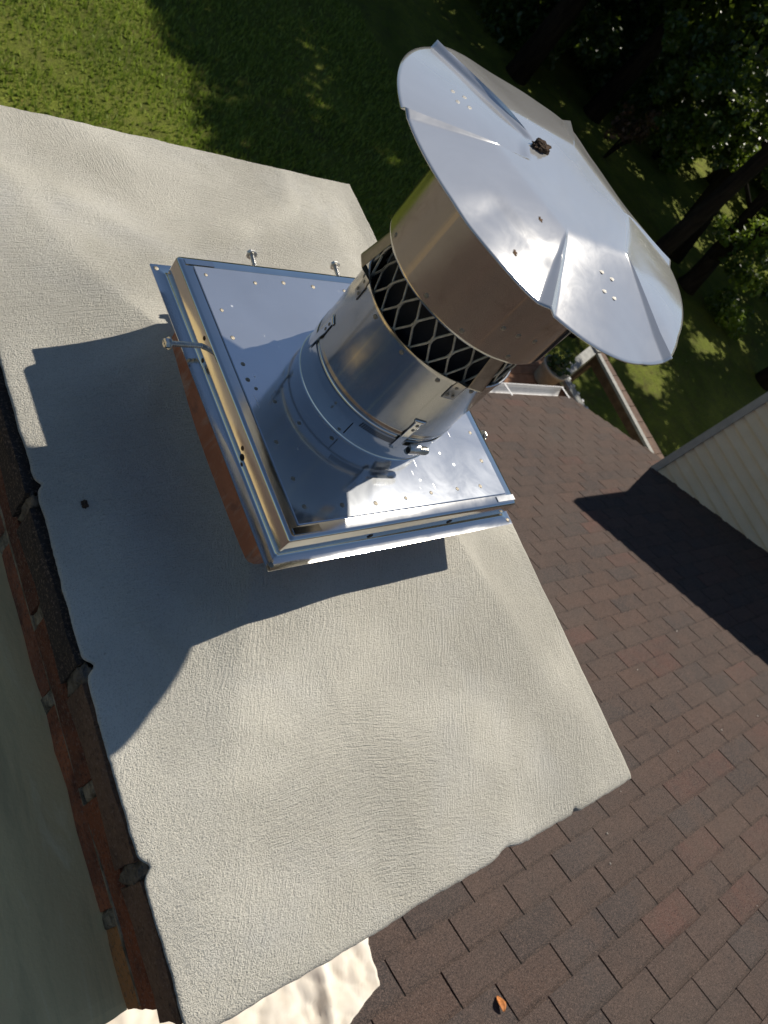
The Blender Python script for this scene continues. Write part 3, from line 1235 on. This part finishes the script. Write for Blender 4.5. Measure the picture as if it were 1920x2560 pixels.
def strap_upper(a, wdeg=9.5):
    """bracket that stands off the rim and carries the band"""
    q = MB()
    n = 6
    prof = [(.1082, .136), (.1084, .158), (.1092, .1600), (.1093, .1662), (.1100, .1672), (.1278, .1795), (.1282, .1815), (.1162, .229), (.1157, .250)]
    v, f = [], []
    for (r, z) in prof:
        for k in range(n + 1):
            t = R(a + wdeg * (k / n - .5))
            v.append((AX + r * math.cos(t), AY + r * math.sin(t), z))
    for i in range(len(prof) - 1):
        for k in range(n):
            f.append((i * (n + 1) + k, i * (n + 1) + k + 1, (i + 1) * (n + 1) + k + 1, (i + 1) * (n + 1) + k))
    q.add(v, f)
    o = q.build('strap', M_DULL, cap)
    so_ = o.modifiers.new('s', 'SOLIDIFY')
    so_.thickness = .0007
    so_.offset = -1
    smooth_by_angle(o, 25)
    for (da, z) in ((-2.4, .142), (2.0, .142), (-1, .156)):
        t = R(a + da)
        dots('rivet', [((AX + .1083 * math.cos(t), AY + .1083 * math.sin(t), z), (math.cos(t), math.sin(t), 0), .0024, .001)], M_WELD, o)


for a in (253, 157, 340, 70):
    strap_upper(a)

# expanded metal screen
mb = MB()
pitch = 14.4
r = .1035
for k in range(25):
    a = 182.3 + pitch * k

    def P(da, z):
        t = R(a + da)
        return (AX + r * math.cos(t), AY + r * math.sin(t), z)
    rows = [.131, .161, .191, .221, .251]
    for i in range(4):
        s0 = 0 if i % 2 == 1 else .5
        for (d0, d1) in (((s0) * pitch, (s0 + .5) * pitch), ((s0) * pitch, (s0 - .5) * pitch)):
            mid = (d0 + d1) / 2
            mb.tube([P(d0, rows[i]), P(d0 + (d1 - d0) * .12, rows[i] + .006), P(d0 + (d1 - d0) * .88, rows[i + 1] - .006), P(d1, rows[i + 1])],
                    [.0021, .0015, .0015, .0021], 6, False)
mb.build('mesh_screen', M_MESHWIRE, cap, smooth=True)
# dark inner flue tube seen through the screen
mb = MB()
pr = [(.088, .10)] + [(.088 + (.002 if k % 2 else 0), .12 + .02 * k) for k in range(10)]
mb.lathe(pr, AX, AY, 96)
mb.build('inner_tube', M_BLACK, cap, smooth=True)
# band under the lid
mb = MB()
mb.lathe([(.1150, .224), (.1168, .2215), (.1182, .2235), (.1180, .226), (.1180, .352), (.1165, .352), (.1160, .226), (.1150, .224)], AX, AY, 160)
band = mb.build('band', M_PIPE, cap)
smooth_by_angle(band, 40)
for a in (256, 160, 250, 262, 240, 225, 200):
    t = R(a)
    z = .232 if a in (256, 160, 225, 200) else .262
    dots('rivet', [((AX + .1180 * math.cos(t), AY + .1180 * math.sin(t), z), (math.cos(t), math.sin(t), 0), .003, .001)], M_WELD, band)

# ribbed lid
RZ = [(-180, .3592), (-152, .3560), (-128, .3490), (-104, .3410), (-82, .3355), (-62, .3420), (-38, .3475), (-14, .3455), (12, .3375), (32, .3430), (46, .3510), (62, .3485), (80, .3470), (98, .3530), (107, .3560), (130, .359), (152, .360)]
RIB = [166, 110, 46, -16, -71, -129]


def adiff(a, b):
    return (a - b + 180) % 360 - 180


def rimz(a):
    a = (a + 180) % 360 - 180
    n_ = len(RZ)
    for i in range(n_):
        a1, z1 = RZ[i]
        a2, z2 = RZ[(i + 1) % n_]
        if i == n_ - 1:
            a2 += 360
        if a1 <= a < a2:
            z0, z3 = RZ[i - 1][1], RZ[(i + 2) % n_][1]
            t = (a - a1) / (a2 - a1)
            return .5 * (2 * z1 + (z2 - z0) * t + (2 * z0 - 5 * z1 + 4 * z2 - z3) * t * t + (3 * z1 - z0 - 3 * z2 + z3) * t ** 3)
    return RZ[0][1]


ribs = sorted(RIB)


def lid_z(r, a):
    # angle inside its sector
    best = min(ribs, key=lambda q: abs(adiff(a, q)))
    lower = max(ribs, key=lambda q: (adiff(q, a) if adiff(q, a) <= 0 else -999))
    upper = min(ribs, key=lambda q: (adiff(q, a) if adiff(q, a) > 0 else 999))
    span = adiff(upper, lower) % 360
    mid = lower + span / 2
    rin = .092 * math.cos(R(span / 2)) / max(.5, math.cos(R(adiff(a, mid))))
    zc = .3715
    zr_ = rimz(a)
    if lower == 110:                      # the darker lobe: pressed deeper, rounder inner end
        rin = .060 + .0 * rin
        zc = .3735
    if lower == 166:
        zc = .3735
        rin *= 1.05
    t = max(0, (r - rin)) / (.2 - rin)
    soft = .075
    tt = (math.sqrt(t * t + soft * soft) - soft) / (math.sqrt(1 + soft * soft) - soft) if r > rin else 0
    zc2 = .3720
    z = zc2 + (zr_ - zc2) * tt
    if lower == 110:                      # pressed-down lobe with a step round its edge
        z -= .0032 * sstep(.052, .064, r) * sstep(0, 3.5, adiff(a, 110) * r / .15) * sstep(0, 3.5, adiff(166, a) * r / .15)
    # rib: one-sided fold
    d = adiff(a, best)
    dist = R(d) * r
    k = sstep(.085, .115, r) * max(0, (r - .075) / .125)
    wl, wr = .0105 * k + 1e-5, .0085 * k + 1e-5
    hgt = .0048 * k
    if best in (110, 166, -16):
        hgt *= .75
    if -wl < dist <= 0:
        z += hgt * (1 + dist / wl)
    elif 0 < dist < wr:
        z += hgt * (1 - dist / wr)
    # pressed arc in the near sector
    if lower == 166 or lower == -194:
        px, py = r * math.cos(R(a)), r * math.sin(R(a))
        e = sstep(.130, .150, r) * (1 - sstep(10, 20, abs(adiff(a, -147))))
        z -= .0015 * e
    z += .0004 * noise.noise((r * 12 * math.cos(R(a)), r * 12 * math.sin(R(a)), 3.3))
    return z


NA, NR = 720, 56
v, f = [(AX, AY, lid_z(0, 0))], []
for i in range(1, NR + 1):
    r = .2 * (i / NR)
    for k in range(NA):
        a = -180 + 360 * k / NA
        best = min(ribs, key=lambda q: abs(adiff(a, q)))
        rr = r
        if i > NR - 6:
            d = abs(R(adiff(a, best)) * r)
            rr += (.0025 if best != -71 else .0075) * max(0, 1 - d / (.010 if best != -71 else .05)) * (i - NR + 6) / 6
        v.append((AX + rr * math.cos(R(a)), AY + rr * math.sin(R(a)), lid_z(r, a)))
for k in range(NA):
    f.append((0, 1 + k, 1 + (k + 1) % NA))
for i in range(NR - 1):
    for k in range(NA):
        k2 = (k + 1) % NA
        a = 1 + i * NA
        f.append((a + k, a + NA + k, a + NA + k2, a + k2))
lid = obj('lid', v, f, M_LID, cap)
smooth_by_angle(lid, 28)
so_ = lid.modifiers.new('s', 'SOLIDIFY')
so_.thickness = .0011
so_.offset = -1


def lid_pt(x, y):
    r_, a_ = math.hypot(x - AX, y - AY), math.degrees(math.atan2(y - AY, x - AX))
    return Vector((x, y, lid_z(r_, a_)))


for (cx, cy, rr) in ((-.003, -.130, .014), (-.080, .086, .012)):
    for k in range(4):
        t = .5 + k * PI / 2
        p = lid_pt(cx + rr * .8 * math.cos(t), cy + rr * math.sin(t))
        dots('weld_dot', [(p - Vector((0, 0, .0001)), (0, 0, 1), .0036, .00022)], M_LIDDOT, lid)
for (cx, cy) in ((-.126, -.106), (-.076, -.070), (-.005, .033)):
    p = lid_pt(cx, cy)
    vv = [p + Vector((0, 0, .0004))]
    for k in range(28):
        t = 2 * PI * k / 28
        rr = .0032 * (.35 + .65 * rng.random())
        q = lid_pt(cx + rr * math.cos(t), cy + rr * 1.3 * math.sin(t))
        vv.append(q + Vector((0, 0, .00012)))
    obj('rust_spot', vv, [(0, 1 + k, 1 + (k + 1) % 28) for k in range(28)], M_RUST, lid)


# ------------------------------------------------------------------ loose bits
def lump(name, c, s_, mat, seed, sq=(1, 1, .7), sub=3):
    bm = bmesh.new()
    bmesh.ops.create_icosphere(bm, subdivisions=sub, radius=1)
    for w in bm.verts:
        p = w.co.copy()
        k = 1 + .55 * noise.noise(p * 1.6 + Vector((seed, 0, 0))) + .35 * noise.noise(p * 4.5 + Vector((0, seed, 0)))
        w.co = Vector((p.x * sq[0] * s_ * k, p.y * sq[1] * s_ * k, p.z * sq[2] * s_ * k))
    me = bpy.data.meshes.new(name)
    bm.to_mesh(me)
    bm.free()
    me.materials.append(mat)
    o = bpy.data.objects.new(name, me)
    C.objects.link(o)
    o.location = c
    return o


p = lid_pt(-.005, .033)
tag(lump('mud_clump', p + Vector((0, 0, .0025)), .0085, M_MUD, 4.2, (1.35, .8, .55), 4), 'small dark dried mud clump sitting near the middle of the cap lid', 'mud clump')
px, py = -.333, -.045
tag(lump('pebble', (px, py, crown_z(px, py) + .001), .0040, M_MUD, 1.2, (1, 1.2, .6)), 'single brown pebble lying on the shaded mortar crown', 'pebble')

# crumbs of mortar on the shingles, all alike
for k in range(34):
    a = rng.uniform(-.6, 2.6)
    s_ = rng.uniform(-.9, 1.9)
    q = roofpt(a, s_, .010)
    tag(lump('mortar_crumb', q, rng.uniform(.002, .0048), M_CRUMB, k * 1.7, (1, 1, .7), 2), 'tiny pale crumb of mortar scattered on the brown shingles', 'crumb', 'mortar crumbs on the shingles')

# the orange leaf
v, f = [], []
nl = 10
for i in range(nl + 1):
    t = i / nl
    w = .017 * math.sin(PI * min(1, t * .93 + .05)) ** .8 + .001
    for k in range(5):
        u_ = k / 2 - 1
        v.append((w * u_ * (1 - .35 * (t > .55) * abs(t - .75)), (t - .5) * .066, .007 + .012 * abs(u_) * w / .017 * (1 - t * .5) + .004 * math.sin(t * 5)))
for i in range(nl):
    for k in range(4):
        a = i * 5 + k
        f.append((a, a + 1, a + 6, a + 5))
lf = obj('fallen_leaf', v, f, M_DRYLEAF, smooth=True)
lf.matrix_world = Matrix.Translation(Vector((1.094, -1.301, -1.63)) + rn * .009) @ Matrix((ru, rw, rn)).transposed().to_4x4() @ Matrix.Rotation(-.35, 4, 'Z') @ Matrix.Scale(.76, 4)
sm = lf.modifiers.new('s', 'SOLIDIFY')
sm.thickness = .0008
tag(lf, 'curled orange dry leaf lying on the brown shingle roof', 'leaf')

# canvas drop cloth on the roof below the chimney
v, f = [], []
nx, ny = 150, 70
P00, P10, P11, P01 = Vector((-.75, -1.34)), Vector((.745, -1.062)), Vector((.865, -.80)), Vector((-.75, -.52))
for i in range(nx + 1):
    for j in range(ny + 1):
        a, b = i / nx, j / ny
        p = P00.lerp(P10, a).lerp(P01.lerp(P11, a), b)
        wob = .006 * noise.noise((a * 9, b * 9, 2))
        x, y = p.x + wob, p.y + wob
        fold = abs(noise.noise((x * 6 + y * 2, y * 5 - x * 3, 1.1))) ** .7 * .030 + abs(noise.noise((x * 15, y * 13, 5))) ** .8 * .020 + abs(noise.noise((x * 31 + y * 9, y * 27, 8))) ** .8 * .007
        fold += .026 * math.exp(-((x - .60 - .5 * (y + .93)) / .022) ** 2)
        v.append((x, y, roofz(x, y) + .012 + fold))
for i in range(nx):
    for j in range(ny):
        a = i * (ny + 1) + j
        f.append((a, a + ny + 1, a + ny + 2, a + 1))
dc = obj('drop_cloth', v, f, M_CLOTH, smooth=True)
sm = dc.modifiers.new('s', 'SOLIDIFY')
sm.thickness = .0012
tag(dc, 'crumpled cream canvas drop cloth spread on the shingles below the chimney', 'drop cloth')

# ------------------------------------------------------------------ deck, railing, planter
DZ = -4.62
deck = tag(empty('deck', (7.5, 4.2, GZ)), 'reddish wooden deck beyond the eave, partly in sunlight', 'deck')
mb = MB()
for k in range(18):
    y = 2.1 + k * .145
    mb.box(6.3, 8.62, y, y + .138, DZ - .03, DZ)
o = mb.build('deck_boards', M_DECK)
o.parent = deck
o.matrix_parent_inverse = Matrix.Translation((-7.5, -4.2, -GZ))
mb = MB()
mb.box(6.3, 8.62, 2.1, 2.15, DZ - .22, DZ - .034)
mb.box(6.3, 8.62, 4.6, 4.65, DZ - .22, DZ - .034)
for (x, y) in ((6.4, 2.3), (8.5, 2.3), (8.5, 4.5), (6.4, 4.5)):
    mb.box(x - .07, x + .07, y - .07, y + .07, GZ - .3, DZ - .034)
o = mb.build('deck_frame', M_GREYWOOD)
o.parent = deck
o.matrix_parent_inverse = Matrix.Translation((-7.5, -4.2, -GZ))
rail = tag(empty('deck_railing', (8.8, 2.6, GZ)), 'pale grey wooden railing with flat caps around the stairwell beside the deck', 'railing')


def rp(o):
    o.parent = rail
    o.matrix_parent_inverse = Matrix.Translation((-8.8, -2.6, -GZ))
    return o


def bar(mb, p, q, w, h):
    p, q = Vector(p), Vector(q)
    d = q - p
    ln = d.length
    x = d.normalized()
    y = Vector((0, 0, 1)).cross(x).normalized()
    z = x.cross(y)
    m = Matrix((x, y, z)).transposed().to_4x4()
    m.translation = p
    mb.box(0, ln, -w / 2, w / 2, -h, 0, m)


RZt = -4.5
for (p, q) in (((8.72, 1.3, RZt), (8.62, 3.45, RZt)), ((8.70, 3.36, RZt - .005), (9.95, 3.86, RZt - .005)), ((9.87, 3.75, RZt), (9.74, 1.2, RZt))):
    mb = MB()
    bar(mb, p, q, .15 if p[0] < 9.5 else .085, .045)
    rp(mb.build('rail_cap', M_GREYWOOD))
for k in range(13):
    y = 1.75 + k * .125
    x = 8.72 - (y - 1.3) * .0465 + .082
    mb = MB()
    mb.box(x - .02, x + .02, y - .02, y + .02, DZ - .2, RZt + .006)
    rp(mb.build('baluster', M_WHITE))
for (x, y) in ((8.66, 3.42), (9.86, 3.80), (8.71, 1.4), (9.75, 1.3)):
    mb = MB()
    mb.box(x - .06, x + .06, y - .06, y + .06, GZ - .2, RZt + .012)
    mb.box(x - .075, x + .075, y - .075, y + .075, RZt + .012, RZt + .035)
    rp(mb.build('post', M_GREYWOOD))
st = tag(empty('stair_landing', (10.3, 2.6, GZ)), 'narrow brown wooden stair landing beside the grey railing', 'stairs')
mb = MB()
for k in range(10):
    y = 3.9 - k * .28
    mb.box(9.93, 10.13, y - .27, y, RZt - .09, RZt - .05)
o = mb.build('tread', M_DARKWOOD)
o.parent = st
o.matrix_parent_inverse = Matrix.Translation((-10.3, -2.6, -GZ))
mb = MB()
mb.box(10.02, 10.06, 1.1, 3.95, RZt - .3, RZt - .095)
for y in (1.3, 3.8):
    mb.box(10.08, 10.18, y - .05, y + .05, GZ - .2, RZt - .305)
o = mb.build('stringer', M_DARKWOOD)
o.parent = st
o.matrix_parent_inverse = Matrix.Translation((-10.3, -2.6, -GZ))

leafmesh_cache = {}


def leaf_cloud(name, centers, n, size, mat, seed, flat=.6, parent=None, tmin=0.0):
    """many folded leaf quads inside ellipsoid clumps: centers = [(x,y,z,rx,ry,rz)]"""
    g = np.random.default_rng(seed)
    cs = np.array(centers)
    vol = (cs[:, 3] * cs[:, 4] * cs[:, 5]) ** .8
    idx = g.choice(len(cs), n, p=vol / vol.sum())
    d = g.normal(size=(n, 3))
    d /= np.linalg.norm(d, axis=1)[:, None]
    rr = g.uniform(.25, 1, n) ** .5
    P = cs[idx, :3] + d * cs[idx, 3:] * rr[:, None]
    # leaf orientation
    nrm = g.normal(size=(n, 3))
    nrm[:, 2] += 1.0
    nrm += d * .6
    nrm /= np.linalg.norm(nrm, axis=1)[:, None]
    t = np.cross(nrm, g.normal(size=(n, 3)))
    t /= np.linalg.norm(t, axis=1)[:, None]
    b = np.cross(nrm, t)
    sz = size * g.uniform(.6, 1.3, n)[:, None]
    V = np.zeros((n, 6, 3))
    V[:, 0] = P - t * sz * .5
    V[:, 1] = P + b * sz * .32 - t * sz * .1 + nrm * sz * .10
    V[:, 2] = P + b * sz * .26 + t * sz * .22 + nrm * sz * .08
    V[:, 3] = P + t * sz * .55
    V[:, 4] = P - b * sz * .26 + t * sz * .22 + nrm * sz * .08
    V[:, 5] = P - b * sz * .32 - t * sz * .1 + nrm * sz * .10
    me = bpy.data.meshes.new(name)
    me.vertices.add(n * 6)
    me.vertices.foreach_set('co', V.astype(np.float32).ravel())
    fi = np.arange(n)[:, None] * 6
    fa = np.concatenate([fi + np.array([[0, 3, 2, 1]]), fi + np.array([[0, 5, 4, 3]])], 1).reshape(-1)
    me.loops.add(n * 8)
    me.loops.foreach_set('vertex_index', fa.astype(np.int32))
    me.polygons.add(n * 2)
    me.polygons.foreach_set('loop_start', (np.arange(n * 2) * 4).astype(np.int32))
    me.update(calc_edges=True)
    at = me.color_attributes.new('tint', 'FLOAT_COLOR', 'POINT')
    tv = np.repeat(np.clip(g.uniform(0, 1, n) + g.normal(0, .25, len(cs))[idx], 0, 1), 6)
    at.data.foreach_set('color', np.stack([tv, tv, tv, np.ones_like(tv)], 1).astype(np.float32).ravel())
    me.materials.append(mat)
    o = bpy.data.objects.new(name, me)
    C.objects.link(o)
    if parent:
        o.parent = parent
    return o


pot = tag(empty('planter_pot', (8.22, 3.30, DZ)), 'round beige clay planter holding a leafy plant at the deck corner', 'planter')
mb = MB()
mb.lathe([(0, .0), (.13, .0), (.15, .02), (.19, .25), (.205, .255), (.21, .30), (.19, .30), (.175, .24), (0, .23)], 0, 0, 40)
mb.build('pot', M_POT, pot, smooth=True)
leaf_cloud('plant', [(0, 0, .34, .17, .17, .12), (.08, .06, .45, .13, .12, .12), (-.06, .10, .42, .1, .1, .1)], 200, .07, M_LEAF_A, 3, parent=pot)


# ------------------------------------------------------------------ trees
def tube_tree(name, limbs, parent):
    mb = MB()
    for pts, rads in limbs:
        mb.tube(pts, rads, 12)
    return mb.build(name, M_BARK, parent, smooth=True)


# forked tree on the right
ft = tag(empty('forked_tree', (20.4, 7.8, GZ)), 'dark forked tree whose two trunks rise beyond the siding corner', 'tree')
LP = lambda *p: [(x - 20.4, y - 7.8, z - GZ) for (x, y, z) in p]
tube_tree('trunk', [
    (LP((20.45, 7.8, -6.7), (20.4, 7.8, -6.2), (20.2, 7.82, -5.6), (20.0, 7.85, -5.1)), [.34, .27, .24, .22]),
    (LP((20.05, 7.85, -5.3), (19.75, 7.9, -4.5), (19.6, 8.0, -3.6), (19.9, 8.3, -1.5), (20.4, 8.7, 2.5), (20.6, 9, 7)), [.19, .15, .14, .13, .10, .04]),
    (LP((20.05, 7.84, -5.35), (19.9, 7.6, -4.9), (19.85, 7.43, -3.9), (19.9, 6.9, -1.5), (20.3, 6.2, 2.0), (20.8, 5.8, 6)), [.19, .17, .16, .15, .11, .04]),
    (LP((19.7, 8.0, -4.0), (19.0, 8.8, -3.4), (18.2, 9.9, -2.8)), [.06, .04, .015]),
    (LP((19.85, 7.3, -3.5), (18.9, 7.0, -3.2), (18.2, 6.9, -2.9)), [.06, .04, .015]),
], ft)
leaf_cloud('low_bough', [(18.9 - 20.4, 9.2 - 7.8, -3.3 - GZ, .8, .8, .45), (18.6 - 20.4, 10.2 - 7.8, -2.4 - GZ, .7, .7, .4), (18.9 - 20.4, 6.9 - 7.8, -3.9 - GZ, .6, .6, .4), (19.5 - 20.4, 7.9 - 7.8, -4.6 - GZ, .4, .5, .3), (18.4 - 20.4, 8.3 - 7.8, -2.3 - GZ, .6, .6, .4), (18.0 - 20.4, 9.6 - 7.8, -3.5 - GZ, .5, .6, .5), (17.6 - 20.4, 10.3 - 7.8, -2.7 - GZ, .6, .5, .5), (19.1 - 20.4, 6.4 - 7.8, -4.7 - GZ, .5, .5, .4)], 2400, .13, M_LEAF_B, 27, parent=ft)  # brighter leaf colour stands in for sunlight on the low boughs
cl = []
g = random.Random(11)
for (x, y, z, s_) in ((18.6, 9.6, -2.3, .8), (18.3, 10.3, -2.9, .75), (17.9, 9.4, -3.1, .75), (18.6, 8.9, -3.0, .6), (18.9, 8.4, -2.2, .8), (18.2, 9.0, -3.7, .55), (18.7, 7.9, -3.0, .45), (18.5, 9.8, -3.75, .5), (17.6, 10.4, -2.3, .5), (18.6, 6.6, -4.0, .55), (19.0, 6.7, -4.9, .5), (18.5, 7.2, -2.6, .6), (19.4, 5.9, -4.6, .45), (17.7, 9.7, -3.6, .7), (17.6, 9.9, -2.6, .8), (18.2, 8.7, -2.6, .8), (17.0, 11.0, -2.5, .6), (18.9, 7.4, -4.3, .5), (19.2, 6.3, -5.0, .6), (18.0, 8.0, -1.9, .7), (17.4, 10.6, -3.2, .6)):
    for k in range(5):
        q = s_ * g.uniform(.25, .55)
        cl.append((x + g.gauss(0, s_ * .55) - 20.4, y + g.gauss(0, s_ * .55) - 7.8, z + g.gauss(0, s_ * .35) - GZ, q, q, q * .7))
leaf_cloud('crown', cl, 9000, .13, M_LEAF_A, 21, parent=ft)
cl2 = []
for k in range(14):
    a = g.uniform(0, 6.28)
    rr = 3.4 * math.sqrt(g.random())
    q = g.uniform(.7, 1.4)
    cl2.append((rr * math.cos(a), .5 + rr * math.sin(a), 7.6 + g.uniform(0, 5), q, q, q * .7))
leaf_cloud('upper_crown', cl2, 5000, .2, M_LEAF_A, 22, parent=ft)


def make_tree(name, loc, h0, h1, rad, seed, nleaf, mat, lsz, label, group=None, cat='tree', ox=0, oy=0):
    g = random.Random(seed)
    root = tag(empty(name, loc), label, cat, group)
    limbs = [([(0, 0, -.2), (.25 * ox, .25 * oy, h0 * .6), (.8 * ox, .8 * oy + .1, h0 + (h1 - h0) * .5), (ox, oy, h1 * .95)], [.26 * rad / 3, .2 * rad / 3, .13 * rad / 3, .03])]
    cl = []
    for k in range(34):
        a = g.uniform(0, 2 * PI)
        z = g.uniform(0, 1)
        rr = rad * (math.sin(PI * (.12 + .8 * z)) ** .7) * math.sqrt(g.uniform(.05, 1)) * .85
        q = rad * g.uniform(.18, .36)
        x, y, zz = ox + rr * math.cos(a), oy + rr * math.sin(a), h0 + (h1 - h0) * z
        cl.append((x, y, zz, q, q, q * .75))
        if k % 3 == 0:
            limbs.append(([(ox * .5, oy * .5, h0 + (zz - h0) * .45), (x * .6 + ox * .2, y * .6 + oy * .2, h0 + (zz - h0) * .8), (x, y, zz)], [.09 * rad / 3, .05 * rad / 3, .012]))
    tube_tree('trunk', limbs, root)
    leaf_cloud('crown', cl, nleaf, lsz, mat, seed + 100, parent=root)
    return root


def copy_tree(src, loc, rz, sc, label, group=None):
    r = src.copy()
    C.objects.link(r)
    r.location = loc
    r.rotation_euler = (0, 0, rz)
    r.scale = (sc,) * 3
    r['label'] = label
    if group:
        r['group'] = group
    elif 'group' in r:
        del r['group']
    for ch in list(src.children):
        c = ch.copy()
        C.objects.link(c)
        c.parent = r
    return r


# tall trees whose shade darkens the lawn
SHG = 'tall trees shading the lawn'
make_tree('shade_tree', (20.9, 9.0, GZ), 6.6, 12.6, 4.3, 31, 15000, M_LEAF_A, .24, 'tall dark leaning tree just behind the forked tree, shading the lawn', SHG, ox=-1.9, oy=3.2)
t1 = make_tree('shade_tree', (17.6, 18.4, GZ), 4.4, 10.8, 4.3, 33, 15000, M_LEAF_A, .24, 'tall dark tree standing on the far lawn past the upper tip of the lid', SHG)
copy_tree(t1, (17.9, 15.0, GZ), 3.3, 1.0, 'tall dark tree just past the upper tip of the lid', SHG)
copy_tree(t1, (28.4, 13.4, GZ), 5.5, .95, 'tall dark tree at the edge of the sunlit grass strip', SHG)
copy_tree(t1, (34.5, 21.0, GZ), 2.5, 1.1, 'tall dark tree deep in the shade beyond the far shrubs', SHG)
copy_tree(t1, (38.0, 27.0, GZ), 3.5, 1.15, 'tall dark tree standing furthest back behind the corner shrub', SHG)
copy_tree(t1, (28.8, 19.8, GZ), 1.7, 1.0, 'tall dark tree beyond the russet shrub', SHG)
copy_tree(t1, (21.4, 14.6, GZ), .9, .95, 'tall dark tree nearest to the lid rim on its far side', SHG)
copy_tree(t1, (25.0, 18.6, GZ), 4.0, 1.0, 'tall dark tree behind the low leafy boughs at the upper right', SHG)
copy_tree(t1, (12.6, 21.5, GZ), 5.1, 1.1, 'tall dark tree at the top of the picture beyond the sunlit grass', SHG)
copy_tree(t1, (27.8, 8.4, GZ), 1.2, .92, 'tall dark tree right behind the forked tree', SHG)
copy_tree(t1, (21.5, 4.6, GZ), 2.9, .8, 'dark tree hidden by the siding, shading the grass beside the railing', SHG)
copy_tree(t1, (32.0, 22.5, GZ), .5, 1.15, 'tall dark tree far off at the top right corner', SHG)
copy_tree(t1, (24.5, 26.0, GZ), 3.2, 1.15, 'tall dark tree far off above the lid', SHG)
make_tree('small_tree', (13.3, 5.9, GZ), 5.1, 8.2, 2.5, 57, 5200, M_LEAF_A, .15, 'small tree shading the deck, hidden behind the cap lid')

# low shrubs and undergrowth
def make_shrub(name, loc, h, rad, seed, nleaf, mat, lsz, label, group=None):
    g = random.Random(seed)
    root = tag(empty(name, loc), label, 'shrub', group)
    cl, limbs = [], []
    for k in range(16):
        a = g.uniform(0, 2 * PI)
        rr = rad * math.sqrt(g.random()) * .8
        z = h * g.uniform(.2, .9)
        q = rad * g.uniform(.22, .42)
        cl.append((rr * math.cos(a), rr * math.sin(a), z, q, q, q * .8))
        if k % 2:
            limbs.append(([(0, 0, -.1), (rr * .4 * math.cos(a), rr * .4 * math.sin(a), z * .5), (rr * math.cos(a), rr * math.sin(a), z)], [.035, .022, .008]))
    tube_tree('stem', limbs, root)
    leaf_cloud('foliage', cl, nleaf, lsz, mat, seed + 300, parent=root)
    return root


UG = 'dark shrubs under the far trees'
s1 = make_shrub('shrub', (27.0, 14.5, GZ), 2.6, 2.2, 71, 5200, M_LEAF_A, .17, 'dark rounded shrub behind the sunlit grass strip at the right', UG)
for (x, y, rz_, sc, lb) in ((28.5, 18.0, 1.0, 1.2, 'dark shrub left of the grey gap at the upper right'),
                            (31.5, 11.0, 2.0, 1.35, 'dark shrub at the right edge behind the forked trunks'),
                            (27.5, 8.0, 3.0, 1.0, 'low dark shrub right of the forked trunk base'),
                            (34.5, 15.5, 4.0, 1.7, 'tall dark shrub at the right edge above the forked trunks'),
                            (35.0, 22.0, 5.0, 1.9, 'tall dark shrub below the top right corner'),
                            (28.0, 26.0, .4, 1.9, 'tall dark shrub along the top edge right of the lid'),
                            (21.0, 27.0, 1.4, 1.9, 'dark shrub along the top edge above the lid'),
                            (42.0, 26.0, 2.4, 2.6, 'big dark shrub filling the top right corner'),
                            (19.6, 16.6, .9, 1.0, 'low dark shrub in deep shade just past the lid tip'),
                            (23.6, 19.4, 2.7, 1.4, 'dark shrub in deep shade between the far trunks'),
                            (23.0, 16.4, 3.6, .9, 'small dark shrub at the foot of a shaded trunk'),
                            (18.2, 20.5, 4.6, 1.3, 'dark shrub along the top edge left of the lid tip'),
                            (43.0, 18.0, 2.9, 2.4, 'big dark shrub furthest back at the right edge')):
    copy_tree(s1, (x, y, GZ), rz_, sc, lb, UG)
make_shrub('shrub', (20.4, 12.6, GZ), 2.6, .75, 83, 900, M_LEAF_R, .13, 'thin russet leaved shrub left of the leafy boughs')
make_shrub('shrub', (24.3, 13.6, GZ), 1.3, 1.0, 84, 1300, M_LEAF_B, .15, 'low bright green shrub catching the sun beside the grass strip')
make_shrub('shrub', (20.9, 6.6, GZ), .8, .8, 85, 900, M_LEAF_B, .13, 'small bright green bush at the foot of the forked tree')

# far wood closing the view
wood = []
g = random.Random(99)
for k in range(46):
    a = R(-35 + 170 * k / 45) + g.uniform(-.03, .03)
    d = g.uniform(52, 66)
    for q in range(7):
        r_ = g.uniform(2.2, 4.2)
        wood.append((d * math.cos(a) + g.gauss(0, 2), d * math.sin(a) + g.gauss(0, 2), GZ + g.uniform(.5, 12), r_, r_, r_))
fw = leaf_cloud('far_wood', wood, 42000, .75, M_LEAF_A, 401)
tag(fw, 'dark mass of far woodland closing off the yard', 'wood', kind='stuff')
